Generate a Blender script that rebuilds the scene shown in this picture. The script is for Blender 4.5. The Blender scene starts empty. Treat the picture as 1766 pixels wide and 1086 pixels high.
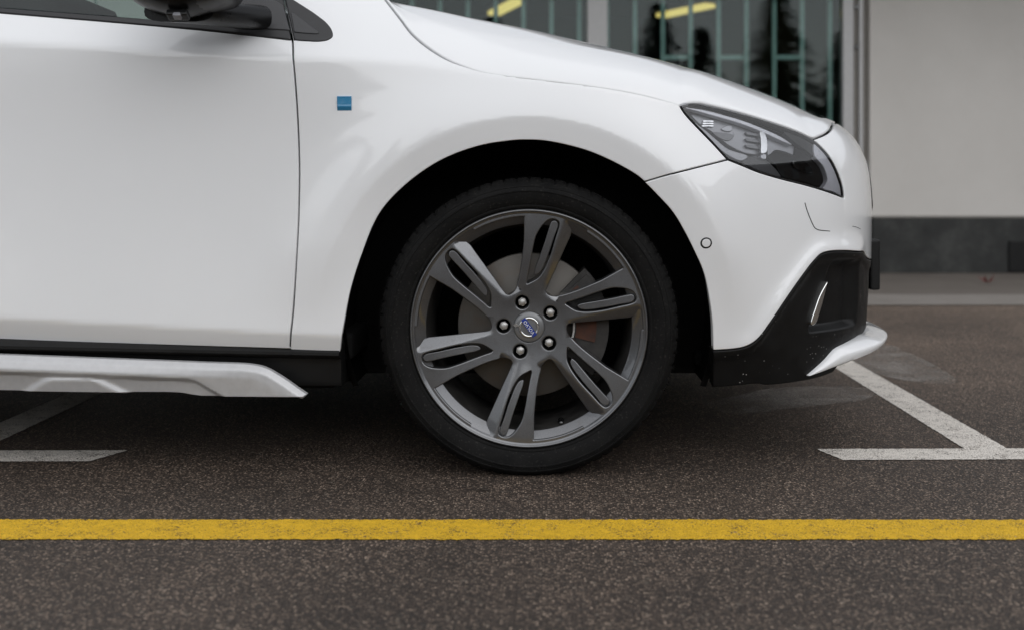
import bpy, bmesh, math, random
import numpy as np
from mathutils import Vector, Matrix
from mathutils.geometry import delaunay_2d_cdt
R = math.radians
scene = bpy.context.scene
COL = scene.collection
random.seed(7); RNG = np.random.default_rng(7)

# ------------------------------------------------------------------ camera
# X runs along the car (forward to the right), Y away from the camera, Z up.
# The front wheel stands at X = 0, its outer face at Y = 0.
CX, CY, CZ, FP = 0.034, -2.53, 0.634, 2000.0      # camera position, focal length in photo pixels
VX, VY = 939.0, 321.0                             # where the optical axis meets the photo (shift lens)
cam = bpy.data.cameras.new('camera'); camo = bpy.data.objects.new('camera', cam); COL.objects.link(camo)
camo.location = (CX, CY, CZ); camo.rotation_euler = (R(90), 0, 0)
cam.sensor_width = 36; cam.lens = 36 * FP / 1766
cam.shift_x = (883 - VX) / 1766; cam.shift_y = -(543 - VY) / 1766
cam.clip_start = 0.05; cam.clip_end = 800
cam.dof.use_dof = True; cam.dof.focus_distance = 2.60; cam.dof.aperture_fstop = 2.9
scene.camera = camo

# ------------------------------------------------------------------ sky, sun, exposure
SUN_EL, SUN_AZ = R(44), R(150)
w = bpy.data.worlds.new('World'); scene.world = w; w.use_nodes = True
nt = w.node_tree; bg = nt.nodes['Background']
sky = nt.nodes.new('ShaderNodeTexSky'); sky.sky_type = 'NISHITA'; sky.sun_disc = False
sky.sun_elevation = SUN_EL; sky.sun_rotation = SUN_AZ; sky.dust_density = 0.6; sky.air_density = 1.0; sky.ozone_density = 1.0
hs = nt.nodes.new('ShaderNodeHueSaturation'); hs.inputs['Saturation'].default_value = 0.19
nt.links.new(sky.outputs[0], hs.inputs['Color']); nt.links.new(hs.outputs[0], bg.inputs[0])
bg.inputs[1].default_value = 0.15
sl = bpy.data.lights.new('sun', 'SUN'); so = bpy.data.objects.new('sun', sl); COL.objects.link(so)
sl.energy = 0.9; sl.angle = R(120); sl.color = (1.0, 0.985, 0.965)
d = Vector((math.sin(SUN_AZ) * math.cos(SUN_EL), math.cos(SUN_AZ) * math.cos(SUN_EL), math.sin(SUN_EL)))
so.rotation_euler = d.to_track_quat('Z', 'Y').to_euler()
scene.view_settings.view_transform = 'Standard'; scene.view_settings.look = 'None'
scene.view_settings.gamma = 1.0; scene.view_settings.exposure = 0.46
scene.cycles.max_bounces = 10; scene.cycles.transparent_max_bounces = 12
scene.cycles.use_denoising = True

# ------------------------------------------------------------------ helpers
def at(p, q, y):
    """point at depth y that was measured at photo pixel (p, q)"""
    k = (y - CY) / FP
    return (CX + (p - VX) * k, y, CZ - (q - VY) * k)

def tag(o, label=None, cat=None, group=None, kind=None):
    if label: o['label'] = label
    if cat: o['category'] = cat
    if group: o['group'] = group
    if kind: o['kind'] = kind
    return o

def empty(name, loc=(0, 0, 0), rz=0):
    o = bpy.data.objects.new(name, None); COL.objects.link(o)
    o.location = loc; o.rotation_euler = (0, 0, rz); o.empty_display_size = 0.1
    return o

def link(name, me, mat=None, parent=None):
    o = bpy.data.objects.new(name, me); COL.objects.link(o)
    if mat is not None and not me.materials: me.materials.append(mat)
    if parent is not None: o.parent = parent
    return o

def mesh(name, verts, faces, mat, parent=None, smooth=False, normals=None):
    me = bpy.data.meshes.new(name)
    me.from_pydata([tuple(map(float, v)) for v in verts], [], [tuple(map(int, f)) for f in faces])
    if smooth or normals is not None: me.shade_smooth()
    me.update()
    if normals is not None:
        me.normals_split_custom_set_from_vertices([tuple(map(float, n)) for n in normals])
    return link(name, me, mat, parent)

def bm_obj(name, bm, mat, parent=None, smooth=False, bevel=0, seg=2):
    if bevel: bmesh.ops.bevel(bm, geom=list(bm.edges), offset=bevel, segments=seg, affect='EDGES', profile=0.5)
    bmesh.ops.recalc_face_normals(bm, faces=list(bm.faces))
    me = bpy.data.meshes.new(name); bm.to_mesh(me); bm.free()
    if smooth: me.shade_smooth()
    return link(name, me, mat, parent)

def box(name, lo, hi, mat, parent=None, bevel=0, rot=None, smooth=False):
    bm = bmesh.new(); bmesh.ops.create_cube(bm, size=1)
    for v in bm.verts:
        v.co = Vector([lo[i] + (v.co[i] + .5) * (hi[i] - lo[i]) for i in range(3)])
    if rot: bmesh.ops.rotate(bm, verts=bm.verts, cent=[(lo[i] + hi[i]) / 2 for i in range(3)], matrix=rot)
    return bm_obj(name, bm, mat, parent, bevel=bevel, smooth=smooth)

def copy_tree(o, parent=None):
    c = o.copy(); COL.objects.link(c); c.parent = parent
    for ch in list(o.children): copy_tree(ch, c)
    return c

def lathe(name, prof, mat, parent=None, seg=96, c=(0, 0, 0), fn=None, close=False):
    """prof: list of (r, y); turned about the Y axis"""
    n = len(prof); V = []; F = []
    for i in range(seg):
        a = 2 * math.pi * i / seg
        for j, (r, y) in enumerate(prof):
            rr, yy = (r, y) if fn is None else fn(r, y, a, i, j)
            V.append((c[0] + rr * math.cos(a), c[1] + yy, c[2] + rr * math.sin(a)))
    for i in range(seg):
        k = (i + 1) % seg
        for j in range(n - 1 if not close else n):
            m = (j + 1) % n
            F.append((i * n + j, k * n + j, k * n + m, i * n + m))
    o = mesh(name, V, F, mat, parent, smooth=True)
    bm = bmesh.new(); bm.from_mesh(o.data); bmesh.ops.remove_doubles(bm, verts=bm.verts, dist=1e-6)
    bmesh.ops.recalc_face_normals(bm, faces=list(bm.faces)); bm.to_mesh(o.data); bm.free()
    return o

class Spline:
    """natural cubic spline, straight beyond its ends"""
    def __init__(s, x, y):
        s.x = np.asarray(x, float); s.y = np.asarray(y, float); n = len(s.x); h = np.diff(s.x)
        A = np.zeros((n, n)); b = np.zeros(n); A[0, 0] = A[-1, -1] = 1
        for i in range(1, n - 1):
            A[i, i - 1] = h[i - 1]; A[i, i] = 2 * (h[i - 1] + h[i]); A[i, i + 1] = h[i]
            b[i] = 6 * ((s.y[i + 1] - s.y[i]) / h[i] - (s.y[i] - s.y[i - 1]) / h[i - 1])
        s.m = np.linalg.solve(A, b); s.h = h
    def __call__(s, t):
        t = np.asarray(t, float); tc = np.clip(t, s.x[0], s.x[-1])
        i = np.clip(np.searchsorted(s.x, tc) - 1, 0, len(s.h) - 1)
        h = s.h[i]; a = (s.x[i + 1] - tc) / h; b = (tc - s.x[i]) / h
        y = a * s.y[i] + b * s.y[i + 1] + ((a**3 - a) * s.m[i] + (b**3 - b) * s.m[i + 1]) * h * h / 6
        d0 = (s.y[1] - s.y[0]) / s.h[0] - s.h[0] * (2 * s.m[0] + s.m[1]) / 6
        d1 = (s.y[-1] - s.y[-2]) / s.h[-1] + s.h[-1] * (s.m[-2] + 2 * s.m[-1]) / 6
        return y + np.where(t < s.x[0], (t - s.x[0]) * d0, 0) + np.where(t > s.x[-1], (t - s.x[-1]) * d1, 0)

def smooth(x, a, b):
    t = np.clip((np.asarray(x, float) - a) / (b - a), 0, 1); return t * t * (3 - 2 * t)
def softplus(x, w):
    x = np.asarray(x, float) / w
    return w * np.where(x > 30, x, np.log1p(np.exp(np.minimum(x, 30))))

def crv(pts, step=0.01, closed=False):
    """dense Catmull-Rom curve through 2-D points"""
    P = [np.asarray(p, float) for p in pts]
    if len(P) < 3: 
        n = max(1, int(np.linalg.norm(P[1] - P[0]) / step)); return [P[0] + (P[1] - P[0]) * i / n for i in range(n + 1)]
    if closed: P = [P[-1]] + P + [P[0], P[1]]
    else: P = [2 * P[0] - P[1]] + P + [2 * P[-1] - P[-2]]
    out = []
    for i in range(1, len(P) - 2):
        p0, p1, p2, p3 = P[i - 1:i + 3]
        l = [max(1e-9, np.linalg.norm(b - a)) ** .5 for a, b in ((p0, p1), (p1, p2), (p2, p3))]
        m1 = (p2 - p1) + l[1] * ((p1 - p0) / l[0] - (p2 - p0) / (l[0] + l[1]))
        m2 = (p2 - p1) + l[1] * ((p3 - p2) / l[2] - (p3 - p1) / (l[1] + l[2]))
        n = max(1, int(math.ceil(np.linalg.norm(p2 - p1) / step)))
        for k in range(n):
            t = k / n; t2, t3 = t * t, t**3
            out.append((2 * t3 - 3 * t2 + 1) * p1 + (t3 - 2 * t2 + t) * m1 + (-2 * t3 + 3 * t2) * p2 + (t3 - t2) * m2)
    if not closed: out.append(P[-2])
    return out

def area2(L): 
    x, y = L[:, 0], L[:, 1]; return float(np.sum(x * np.roll(y, -1) - y * np.roll(x, -1)))
def inside(P, L):
    x, y = P[:, 0], P[:, 1]; r = np.zeros(len(P), bool); n = len(L)
    for i in range(n):
        x1, y1 = L[i]; x2, y2 = L[(i + 1) % n]
        if y1 == y2: continue
        c = ((y1 > y) != (y2 > y)) & (x < (x2 - x1) * (y - y1) / (y2 - y1) + x1); r ^= c
    return r
def resample(L, step):
    out = []
    for i in range(len(L)):
        a, b = L[i], L[(i + 1) % len(L)]; l = np.linalg.norm(b - a)
        if l < 1e-5: continue
        n = max(1, int(round(l / step)))
        out += [a + (b - a) * k / n for k in range(n)]
    return np.array(out)
def left_normals(L):
    d1 = L - np.roll(L, 1, 0); d2 = np.roll(L, -1, 0) - L
    d1 /= np.linalg.norm(d1, axis=1)[:, None] + 1e-12; d2 /= np.linalg.norm(d2, axis=1)[:, None] + 1e-12
    n1 = np.stack([-d1[:, 1], d1[:, 0]], 1); n2 = np.stack([-d2[:, 1], d2[:, 0]], 1)
    b = n1 + n2; bl = np.linalg.norm(b, axis=1)[:, None] + 1e-9; b /= bl
    return b, 1 / np.maximum(0.45, np.sum(b * n1, 1))

def frame_of(surf, P, e=4e-4):
    p = surf(P[:, 0], P[:, 1])
    su = (surf(P[:, 0] + e, P[:, 1]) - surf(P[:, 0] - e, P[:, 1])) / (2 * e)
    sv = (surf(P[:, 0], P[:, 1] + e) - surf(P[:, 0], P[:, 1] - e)) / (2 * e)
    n = np.cross(su, sv); n /= np.linalg.norm(n, axis=1)[:, None] + 1e-12
    return p, su, sv, n

def panel(name, loops, mat, parent, surf, grid=.012, step=None, gap=0.0, lip=.003, depth=.014, flat=False):
    """a sheet that follows surf(u, v), trimmed by loops (outer first, then holes), with rounded folded edges"""
    V = []; N = []; F = []; rings = []
    for k, L in enumerate(loops):
        L = resample(np.asarray(L, float), step or grid * .8)
        if (area2(L) > 0) != (k == 0): L = L[::-1].copy()
        b, s = left_normals(L)
        rows = []
        for ins, dep, tilt in ((0, depth, 1.0), (0, lip, .92), (.3 * lip, .28 * lip, .55), (lip, 0, 0.0)):
            P = L + b * ((gap + ins) * s)[:, None]
            p, su, sv, n = frame_of(surf, P)
            o = -(b[:, :1] * su + b[:, 1:] * sv); o /= np.linalg.norm(o, axis=1)[:, None] + 1e-12
            nn = n * (1 - tilt) + o * tilt; nn /= np.linalg.norm(nn, axis=1)[:, None] + 1e-12
            rows.append((len(V), P)); V += list(p - n * dep); N += list(nn)
        m = len(L)
        for (a, _), (c, _) in zip(rows[:-1], rows[1:]):
            for i in range(m):
                j = (i + 1) % m; F.append((a + i, a + j, c + j, c + i))
        rings.append((rows[-1][0], rows[-1][1]))
    o = rings[0][1]; lo = o.min(0); hi = o.max(0); hx = grid; hy = grid * .866
    gx, gy = np.meshgrid(np.arange(lo[0], hi[0] + hx, hx), np.arange(lo[1], hi[1] + hy, hy))
    gx = gx + (np.arange(gx.shape[0]) % 2)[:, None] * hx / 2
    G = np.stack([gx.ravel(), gy.ravel()], 1)
    ok = inside(G, o)
    for _, h in rings[1:]: ok &= ~inside(G, h)
    G = G[ok]
    B = np.concatenate([r for _, r in rings])
    keep = np.ones(len(G), bool)
    for i in range(0, len(G), 4000):
        dd = np.min((G[i:i + 4000, None, 0] - B[None, :, 0])**2 + (G[i:i + 4000, None, 1] - B[None, :, 1])**2, 1)
        keep[i:i + 4000] = dd > (grid * .55)**2
    G = G[keep]
    pts = np.concatenate([B, G]); idx = []; E = []; k0 = 0
    for a, r in rings:
        idx += [a + i for i in range(len(r))]; E += [(k0 + i, k0 + (i + 1) % len(r)) for i in range(len(r))]; k0 += len(r)
    g0 = len(V)
    if len(G):
        p, su, sv, n = frame_of(surf, G); V += list(p); N += list(n)
    idx += [g0 + i for i in range(len(G))]
    ov, oe, of, mv, me_, mf = delaunay_2d_cdt([Vector(p) for p in pts], E, [], 0, 1e-7)
    mp = {}
    extra = []
    for i, src in enumerate(mv):
        if src: mp[i] = idx[src[0]]
        else:
            mp[i] = len(V) + len(extra); extra.append((ov[i][0], ov[i][1]))
    if extra:
        p, su, sv, n = frame_of(surf, np.array(extra)); V += list(p); N += list(n)
    oc = np.array([(ov[f[0]] + ov[f[1]] + ov[f[2]]) / 3 for f in of])
    ok = inside(oc, o)
    for _, h in rings[1:]: ok &= ~inside(oc, h)
    for f, g in zip(of, ok):
        if g: F.append(tuple(mp[i] for i in f))
    return mesh(name, V, F, mat, parent, smooth=True, normals=None if flat else N)

def sweep(name, rings, mat, parent=None, caps=True, smooth_=True, close=True):
    """skin consecutive rings of points"""
    n = len(rings[0]); V = [p for r in rings for p in r]; F = []
    for i in range(len(rings) - 1):
        for j in range(n if close else n - 1):
            k = (j + 1) % n; F.append((i * n + j, i * n + k, (i + 1) * n + k, (i + 1) * n + j))
    if caps and close: F.append(tuple(range(n))); F.append(tuple(range((len(rings) - 1) * n, len(rings) * n)))
    o = mesh(name, V, F, mat, parent, smooth=smooth_)
    bm = bmesh.new(); bm.from_mesh(o.data); bmesh.ops.recalc_face_normals(bm, faces=list(bm.faces)); bm.to_mesh(o.data); bm.free()
    if smooth_: o.data.shade_smooth(); o.data.set_sharp_from_angle(angle=R(40))
    return o

def tube(name, pts, r, mat, parent=None, seg=10):
    P = [Vector(p) for p in pts]; rings = []
    for i, p in enumerate(P):
        t = (P[min(i + 1, len(P) - 1)] - P[max(i - 1, 0)]).normalized()
        a = t.orthogonal().normalized() if i == 0 else (a - t * a.dot(t)).normalized()
        b = t.cross(a); rr = r[i] if hasattr(r, '__len__') else r
        rings.append([p + (a * math.cos(2 * math.pi * k / seg) + b * math.sin(2 * math.pi * k / seg)) * rr for k in range(seg)])
    return sweep(name, rings, mat, parent)

# ------------------------------------------------------------------ materials
class NB:
    def __init__(s, name):
        s.m = bpy.data.materials.new(name); s.m.use_nodes = True; s.t = s.m.node_tree
        s.p = s.t.nodes['Principled BSDF']; s.out = s.t.nodes['Material Output']
    def n(s, typ, **kw):
        x = s.t.nodes.new('ShaderNode' + typ)
        for k, v in kw.items():
            if k in x.inputs: x.inputs[k].default_value = v
            else: setattr(x, k, v)
        return x
    def l(s, a, b): s.t.links.new(a, b)
    def co(s):
        return s.n('TexCoord').outputs['Object']
    def noise(s, scale, detail=4, rough=.55, co=None):
        x = s.n('TexNoise'); x.inputs['Scale'].default_value = scale; x.inputs['Detail'].default_value = detail; x.inputs['Roughness'].default_value = rough
        s.l(co if co is not None else s.co(), x.inputs['Vector']); return x.outputs['Fac']
    def ramp(s, fac, stops):
        x = s.n('ValToRGB'); cr = x.color_ramp
        while len(cr.elements) < len(stops): cr.elements.new(0.5)
        for e, (p, c) in zip(cr.elements, stops):
            e.position = p; e.color = (c, c, c, 1) if not hasattr(c, '__len__') else tuple(c) + (1,)
        s.l(fac, x.inputs[0]); return x.outputs[0]
    def math(s, op, a, b=None):
        x = s.n('Math', operation=op)
        for i, v in enumerate((a, b)):
            if v is None: continue
            if isinstance(v, (int, float)): x.inputs[i].default_value = v
            else: s.l(v, x.inputs[i])
        return x.outputs[0]
    def mix(s, fac, a, b):
        x = s.n('Mix', data_type='RGBA')
        for i, v in ((0, fac), (6, a), (7, b)):
            if isinstance(v, (int, float)): x.inputs[i].default_value = v
            elif hasattr(v, '__len__'): x.inputs[i].default_value = tuple(v) + (1,)
            else: s.l(v, x.inputs[i])
        return x.outputs[2]
    def bump(s, h, strength, dist):
        x = s.n('Bump'); x.inputs['Strength'].default_value = strength; x.inputs['Distance'].default_value = dist
        s.l(h, x.inputs['Height']); s.l(x.outputs[0], s.p.inputs['Normal']); return x
    def set(s, **kw):
        for k, v in kw.items():
            k = k.replace('_', ' ')
            if hasattr(v, 'is_output') or isinstance(v, bpy.types.NodeSocket): s.l(v, s.p.inputs[k])
            else: s.p.inputs[k].default_value = (tuple(v) + (1,)) if hasattr(v, '__len__') and len(v) == 3 else v
        return s.m

def plain(name, col, rough=.5, metal=0, var=.12, scale=30, coat=0, spec=.5, bump=0):
    b = NB(name); n = b.noise(scale)
    c = b.mix(b.ramp(n, [(.3, 0), (.7, 1)]), [x * (1 - var) for x in col], [min(1, x * (1 + var)) for x in col])
    b.set(Base_Color=c, Metallic=metal, Coat_Weight=coat, Coat_Roughness=.03, Specular_IOR_Level=spec)
    b.set(Roughness=b.ramp(n, [(.25, max(.02, rough * .85)), (.75, min(1, rough * 1.15))]))
    if bump: b.bump(b.noise(scale * 12, 3), .5, bump)
    return b.m

def m_paint():
    b = NB('white_paint')
    n = b.noise(3.0, 3)
    fine = b.ramp(b.noise(420, 2), [(.70, 0), (.78, 1)])       # road film specks
    z = b.n('SeparateXYZ'); b.l(b.co(), z.inputs[0])
    low = b.n('MapRange', clamp=True); low.inputs[1].default_value = .75; low.inputs[2].default_value = .22
    b.l(z.outputs['Z'], low.inputs[0])
    c = b.mix(b.math('MULTIPLY', b.ramp(n, [(.35, 0), (.7, 1)]), .5), (.815, .82, .825), (.79, .795, .80))
    c = b.mix(b.math('MULTIPLY', b.math('MULTIPLY', fine, low.outputs[0]), .22), c, (.45, .42, .38))
    b.set(Base_Color=c, Roughness=.28, Specular_IOR_Level=.4, Coat_Weight=1.0, Coat_IOR=1.5)
    b.set(Coat_Roughness=b.ramp(n, [(.3, .035), (.7, .075)]))
    return b.m

def m_plastic(name='black_plastic', col=.0065, rough=.45, specks=True):
    b = NB(name)
    n = b.noise(25, 4)
    c = b.mix(n, (col * .8,) * 3, (col * 1.35,) * 3)
    if specks:
        v = b.n('TexVoronoi', feature='F1'); v.inputs['Scale'].default_value = 130; b.l(b.co(), v.inputs['Vector'])
        sp = b.ramp(v.outputs['Distance'], [(.10, 1), (.20, 0)])
        s2 = b.n('SeparateColor'); b.l(v.outputs['Color'], s2.inputs[0])
        pick = b.ramp(s2.outputs[0], [(.66, 0), (.68, 1)])
        patch = b.ramp(b.noise(9, 2), [(.48, 0), (.6, 1)])
        f = b.math('MULTIPLY', b.math('MULTIPLY', sp, pick), patch)
        c = b.mix(f, c, (.5, .49, .47))
    b.set(Base_Color=c, Roughness=b.ramp(n, [(.3, rough * .85), (.7, rough * 1.2)]), Specular_IOR_Level=.22)
    b.bump(b.noise(900, 2), .15, .0006)
    return b.m

def m_rubber():
    b = NB('tyre_rubber'); n = b.noise(14, 5); f = b.noise(160, 3)
    c = b.mix(b.ramp(n, [(.35, 0), (.75, 1)]), (.0045, .0045, .0045), (.010, .0097, .0093))
    dust = b.ramp(b.noise(200, 3), [(.60, 0), (.70, 1)])
    c = b.mix(b.math('MULTIPLY', dust, .35), c, (.06, .056, .05))
    b.set(Base_Color=c, Roughness=.7, Specular_IOR_Level=.13); b.bump(f, .35, .0008); return b.m

def m_rim():
    b = NB('grey_alloy'); n = b.noise(18, 4)
    fl = b.noise(1500, 1)
    c = b.mix(b.ramp(fl, [(.35, 0), (.65, 1)]), (.115, .117, .121), (.18, .182, .188))
    c = b.mix(b.math('MULTIPLY', b.ramp(b.noise(60, 5), [(.55, 0), (.75, 1)]), .35), c, (.10, .09, .08))
    b.set(Base_Color=c, Metallic=.85, Roughness=b.ramp(n, [(.3, .32), (.7, .42)]), Coat_Weight=1.0, Coat_Roughness=.04); return b.m

def m_disc():
    b = NB('worn_brake_disc')
    co = b.co(); s = b.n('SeparateXYZ'); b.l(co, s.inputs[0])
    r = b.math('SQRT', b.math('ADD', b.math('MULTIPLY', s.outputs['X'], s.outputs['X']), b.math('MULTIPLY', s.outputs['Z'], s.outputs['Z'])))
    cx = b.n('CombineXYZ'); b.l(r, cx.inputs[0])
    rn = b.noise(900, 3, .7, cx.outputs[0]); p = b.noise(22, 5)
    c = b.mix(rn, (.055, .050, .044), (.15, .138, .122))
    c = b.mix(b.ramp(p, [(.5, 0), (.8, .6)]), c, (.10, .065, .04))
    b.set(Base_Color=c, Metallic=.45, Roughness=.5); b.bump(rn, .3, .0005); return b.m

def asphalt_color(b):
    co = b.co()
    v = b.n('TexVoronoi', feature='F1'); v.inputs['Scale'].default_value = 210; b.l(co, v.inputs['Vector'])
    s = b.n('SeparateColor'); b.l(v.outputs['Color'], s.inputs[0])
    stone = b.ramp(s.outputs[0], [(0, (.024, .0168, .0120)), (.35, (.070, .0500, .0365)), (.68, (.145, .1045, .0770)), (.91, (.265, .196, .146)), (1, (.46, .355, .270))])
    bind = b.ramp(v.outputs['Distance'], [(.30, 0), (.62, 1)])
    c = b.mix(bind, stone, (.030, .0214, .0160))
    v2 = b.n('TexVoronoi', feature='F1'); v2.inputs['Scale'].default_value = 95; b.l(co, v2.inputs['Vector'])
    s2 = b.n('SeparateColor'); b.l(v2.outputs['Color'], s2.inputs[0])
    big = b.math('MULTIPLY', b.ramp(s2.outputs[1], [(.86, 0), (.9, 1)]), b.ramp(v2.outputs['Distance'], [(.28, 1), (.4, 0)]))
    c = b.mix(b.math('MULTIPLY', big, .8), c, b.ramp(s2.outputs[2], [(0, (.04, .035, .03)), (1, (.20, .165, .13))]))
    pat = b.ramp(b.noise(1.3, 7, .62, co), [(.28, .58), (.5, 1.0), (.74, 1.40)])
    m = b.n('Mix', data_type='RGBA', blend_type='MULTIPLY'); m.inputs[0].default_value = 1
    sy = b.n('SeparateXYZ'); b.l(co, sy.inputs[0])            # brighter grazing look of the far ground painted into the colour along Y
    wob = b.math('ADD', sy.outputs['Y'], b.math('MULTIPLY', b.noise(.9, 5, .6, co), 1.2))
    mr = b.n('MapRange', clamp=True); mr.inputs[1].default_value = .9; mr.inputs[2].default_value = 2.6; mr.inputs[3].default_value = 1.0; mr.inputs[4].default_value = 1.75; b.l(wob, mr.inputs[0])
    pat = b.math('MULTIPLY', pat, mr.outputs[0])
    b.l(c, m.inputs[6]); b.l(pat, m.inputs[7])
    h = b.math('SUBTRACT', b.math('MULTIPLY', s.outputs[1], .6), v.outputs['Distance'])
    return m.outputs[2], h, co

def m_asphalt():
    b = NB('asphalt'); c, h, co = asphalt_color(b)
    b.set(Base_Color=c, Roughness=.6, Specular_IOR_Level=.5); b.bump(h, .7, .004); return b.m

def m_line(name, col, wear=.55, dirt=.25):
    b = NB(name); a, h, co = asphalt_color(b)
    hn = b.math('ADD', b.math('MULTIPLY', b.noise(230, 4, .7, co), .85), b.math('MULTIPLY', b.noise(16, 5, .65, co), .35))
    paint = b.mix(b.ramp(b.noise(45, 5, .6, co), [(.3, 0), (.75, 1)]), [x * (1 - dirt) for x in col], col)
    mask = b.ramp(hn, [(wear + .09, 0), (wear + .165, 1)])
    c = b.mix(mask, paint, a)
    b.set(Base_Color=c, Roughness=.68, Specular_IOR_Level=.35); b.bump(h, .8, .004); return b.m

def m_ghost():
    b = NB('worn_off_paint'); a, h, co = asphalt_color(b)
    b.set(Base_Color=(.42, .385, .35), Roughness=.75); b.bump(h, .8, .006)
    f = b.math('MULTIPLY', b.ramp(b.noise(4.5, 7, .7, co), [(.36, 0), (.60, .62)]), b.ramp(b.noise(120, 2, .5, co), [(.35, .5), (.6, 1)]))
    uv = b.n('TexCoord').outputs['Generated']; s = b.n('SeparateXYZ'); b.l(uv, s.inputs[0])
    for ax in ('X', 'Y'):
        e = b.math('MULTIPLY', b.math('MULTIPLY', s.outputs[ax], b.math('SUBTRACT', 1.0, s.outputs[ax])), 4.0)
        f = b.math('MULTIPLY', f, b.ramp(e, [(0, 0), (.35, 1)]))
    tr = b.n('BsdfTransparent'); mx = b.n('MixShader'); b.l(f, mx.inputs[0]); b.l(tr.outputs[0], mx.inputs[1]); b.l(b.p.outputs[0], mx.inputs[2])
    b.l(mx.outputs[0], b.out.inputs[0]); return b.m

def m_glass(name, tint=(.9, .95, .95), ior=1.5, rough=.0, refl=1.0):
    b = NB(name); b.t.nodes.remove(b.p)
    fr = b.n('Fresnel'); fr.inputs[0].default_value = ior
    tr = b.n('BsdfTransparent'); tr.inputs[0].default_value = tuple(tint) + (1,)
    gl = b.n('BsdfGlossy'); gl.inputs['Roughness'].default_value = rough
    gl.inputs[0].default_value = (refl, refl, refl, 1)
    mx = b.n('MixShader'); b.l(fr.outputs[0], mx.inputs[0]); b.l(tr.outputs[0], mx.inputs[1]); b.l(gl.outputs[0], mx.inputs[2])
    b.l(mx.outputs[0], b.out.inputs[0]); return b.m

def m_emit(name, col, s):
    b = NB(name); b.set(Base_Color=col, Emission_Color=col, Emission_Strength=s, Roughness=.6); return b.m

def m_wall():
    b = NB('beige_render'); n = b.noise(1.4, 6, .6); f = b.noise(140, 4)
    c = b.mix(b.ramp(n, [(.3, 0), (.7, 1)]), (.56, .535, .50), (.62, .595, .56))
    b.set(Base_Color=c, Roughness=.9, Specular_IOR_Level=.2); b.bump(f, .4, .004); return b.m

def m_stone():
    b = NB('dark_plinth_stone'); n = b.noise(4.2, 8, .72); f = b.noise(90, 4)
    c = b.ramp(n, [(.28, (.008, .0083, .0078)), (.5, (.022, .023, .0215)), (.72, (.055, .056, .052))])
    b.set(Base_Color=c, Roughness=.7); b.bump(f, .4, .003); return b.m

def m_concrete(name, c0, c1):
    b = NB(name); n = b.noise(2.2, 7, .65); f = b.noise(70, 5, .7)
    c = b.mix(b.ramp(n, [(.3, 0), (.7, 1)]), c0, c1); c = b.mix(b.ramp(f, [(.45, 0), (.75, .35)]), c, [x * .45 for x in c0])
    b.set(Base_Color=c, Roughness=.85); b.bump(f, .4, .004); return b.m

M = dict(
    paint=m_paint(), plastic=m_plastic(), plastic2=m_plastic('black_rubber_trim', .010, .5, False),
    gloss=plain('gloss_black', (.006, .006, .006), .06, coat=1, var=.1), rubber=m_rubber(), rim=m_rim(), disc=m_disc(),
    mshell=plain('mirror_shell_black', (.005, .005, .0053), .3, var=.1, spec=.25), trim=plain('satin_dark_trim', (.022, .022, .023), .38, var=.15), sail=plain('charcoal_panel', (.045, .045, .047), .42, var=.1, bump=.0003),
    felt=plain('wheel_housing_felt', (.006, .006, .006), .95, spec=.1), under=plain('underbody_black', (.008, .008, .008), .9, spec=.15),
    silver=plain('satin_silver_guard', (.53, .53, .535), .40, .25, var=.05, scale=60), chrome=plain('chrome', (.78, .78, .76), .12, 1.0, var=.03),
    nut=plain('zinc_lug_nut', (.55, .54, .52), .38, .85, var=.12, scale=200), cap=plain('grey_cap', (.16, .162, .165), .34, .35, var=.05, coat=.4),
    letter=plain('emblem_letter_silver', (.75, .76, .78), .3, .3, var=.03), blue=plain('emblem_blue', (.012, .035, .24), .25, coat=1, var=.1), badge=plain('badge_blue', (.022, .20, .38), .28, coat=.8, var=.06),
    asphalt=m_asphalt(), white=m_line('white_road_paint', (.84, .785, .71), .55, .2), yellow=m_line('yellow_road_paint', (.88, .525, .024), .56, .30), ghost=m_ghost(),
    wall=m_wall(), stone=m_stone(), slab=m_concrete('pavement_concrete', (.115, .098, .083), (.15, .13, .112)), gutter=m_concrete('gutter_concrete', (.20, .18, .162), (.26, .24, .215)),
    alu=plain('window_frame_aluminium', (.42, .415, .41), .45, .25, var=.06), tan=plain('window_reveal', (.19, .175, .155), .7, var=.1),
    pane=m_glass('window_glass', (.78, .88, .86), 1.5, 0, .46), lens=m_glass('headlight_lens', (.93, .94, .95), 1.5), cglass=m_glass('car_glass', (.70, .82, .80), 1.5),
    teal=plain('teal_steel', (.38, .435, .42), .5, .1, var=.12), room=plain('room_dark', (.035, .037, .036), .8), roomf=plain('room_floor', (.04, .038, .036), .6),
    lamp=m_emit('warm_tube', (1.0, .70, .22), .75), caliper=plain('caliper_iron', (.03, .028, .026), .6, .3, var=.4, scale=40), rust=plain('rusty_pad', (.055, .022, .013), .85, var=.4, scale=60),
    refl=plain('lamp_reflector', (.42, .42, .45), .28, .35, var=.06), lamp_grey=plain('lamp_bezel_grey', (.20, .20, .215), .35, .2, var=.1), bright=plain('lamp_chrome', (.62, .62, .63), .25, .9, var=.02), 
    brown=plain('brown_brick', (.085, .06, .048), .85, var=.25, scale=6), bark=plain('bark', (.06, .045, .035), .9, var=.3), needle=plain('fir_needles', (.022, .038, .020), .8, var=.45, scale=3), red=plain('red_leaf', (.16, .010, .010), .6, var=.2),
    twig=plain('dry_twig', (.03, .022, .016), .9), seat=plain('seat_fabric', (.02, .021, .022), .85), soffit=plain('canopy_panel', (.30, .29, .28), .8), hedge=plain('hedge_leaf', (.025, .042, .018), .7, var=.5, scale=4),
)

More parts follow.
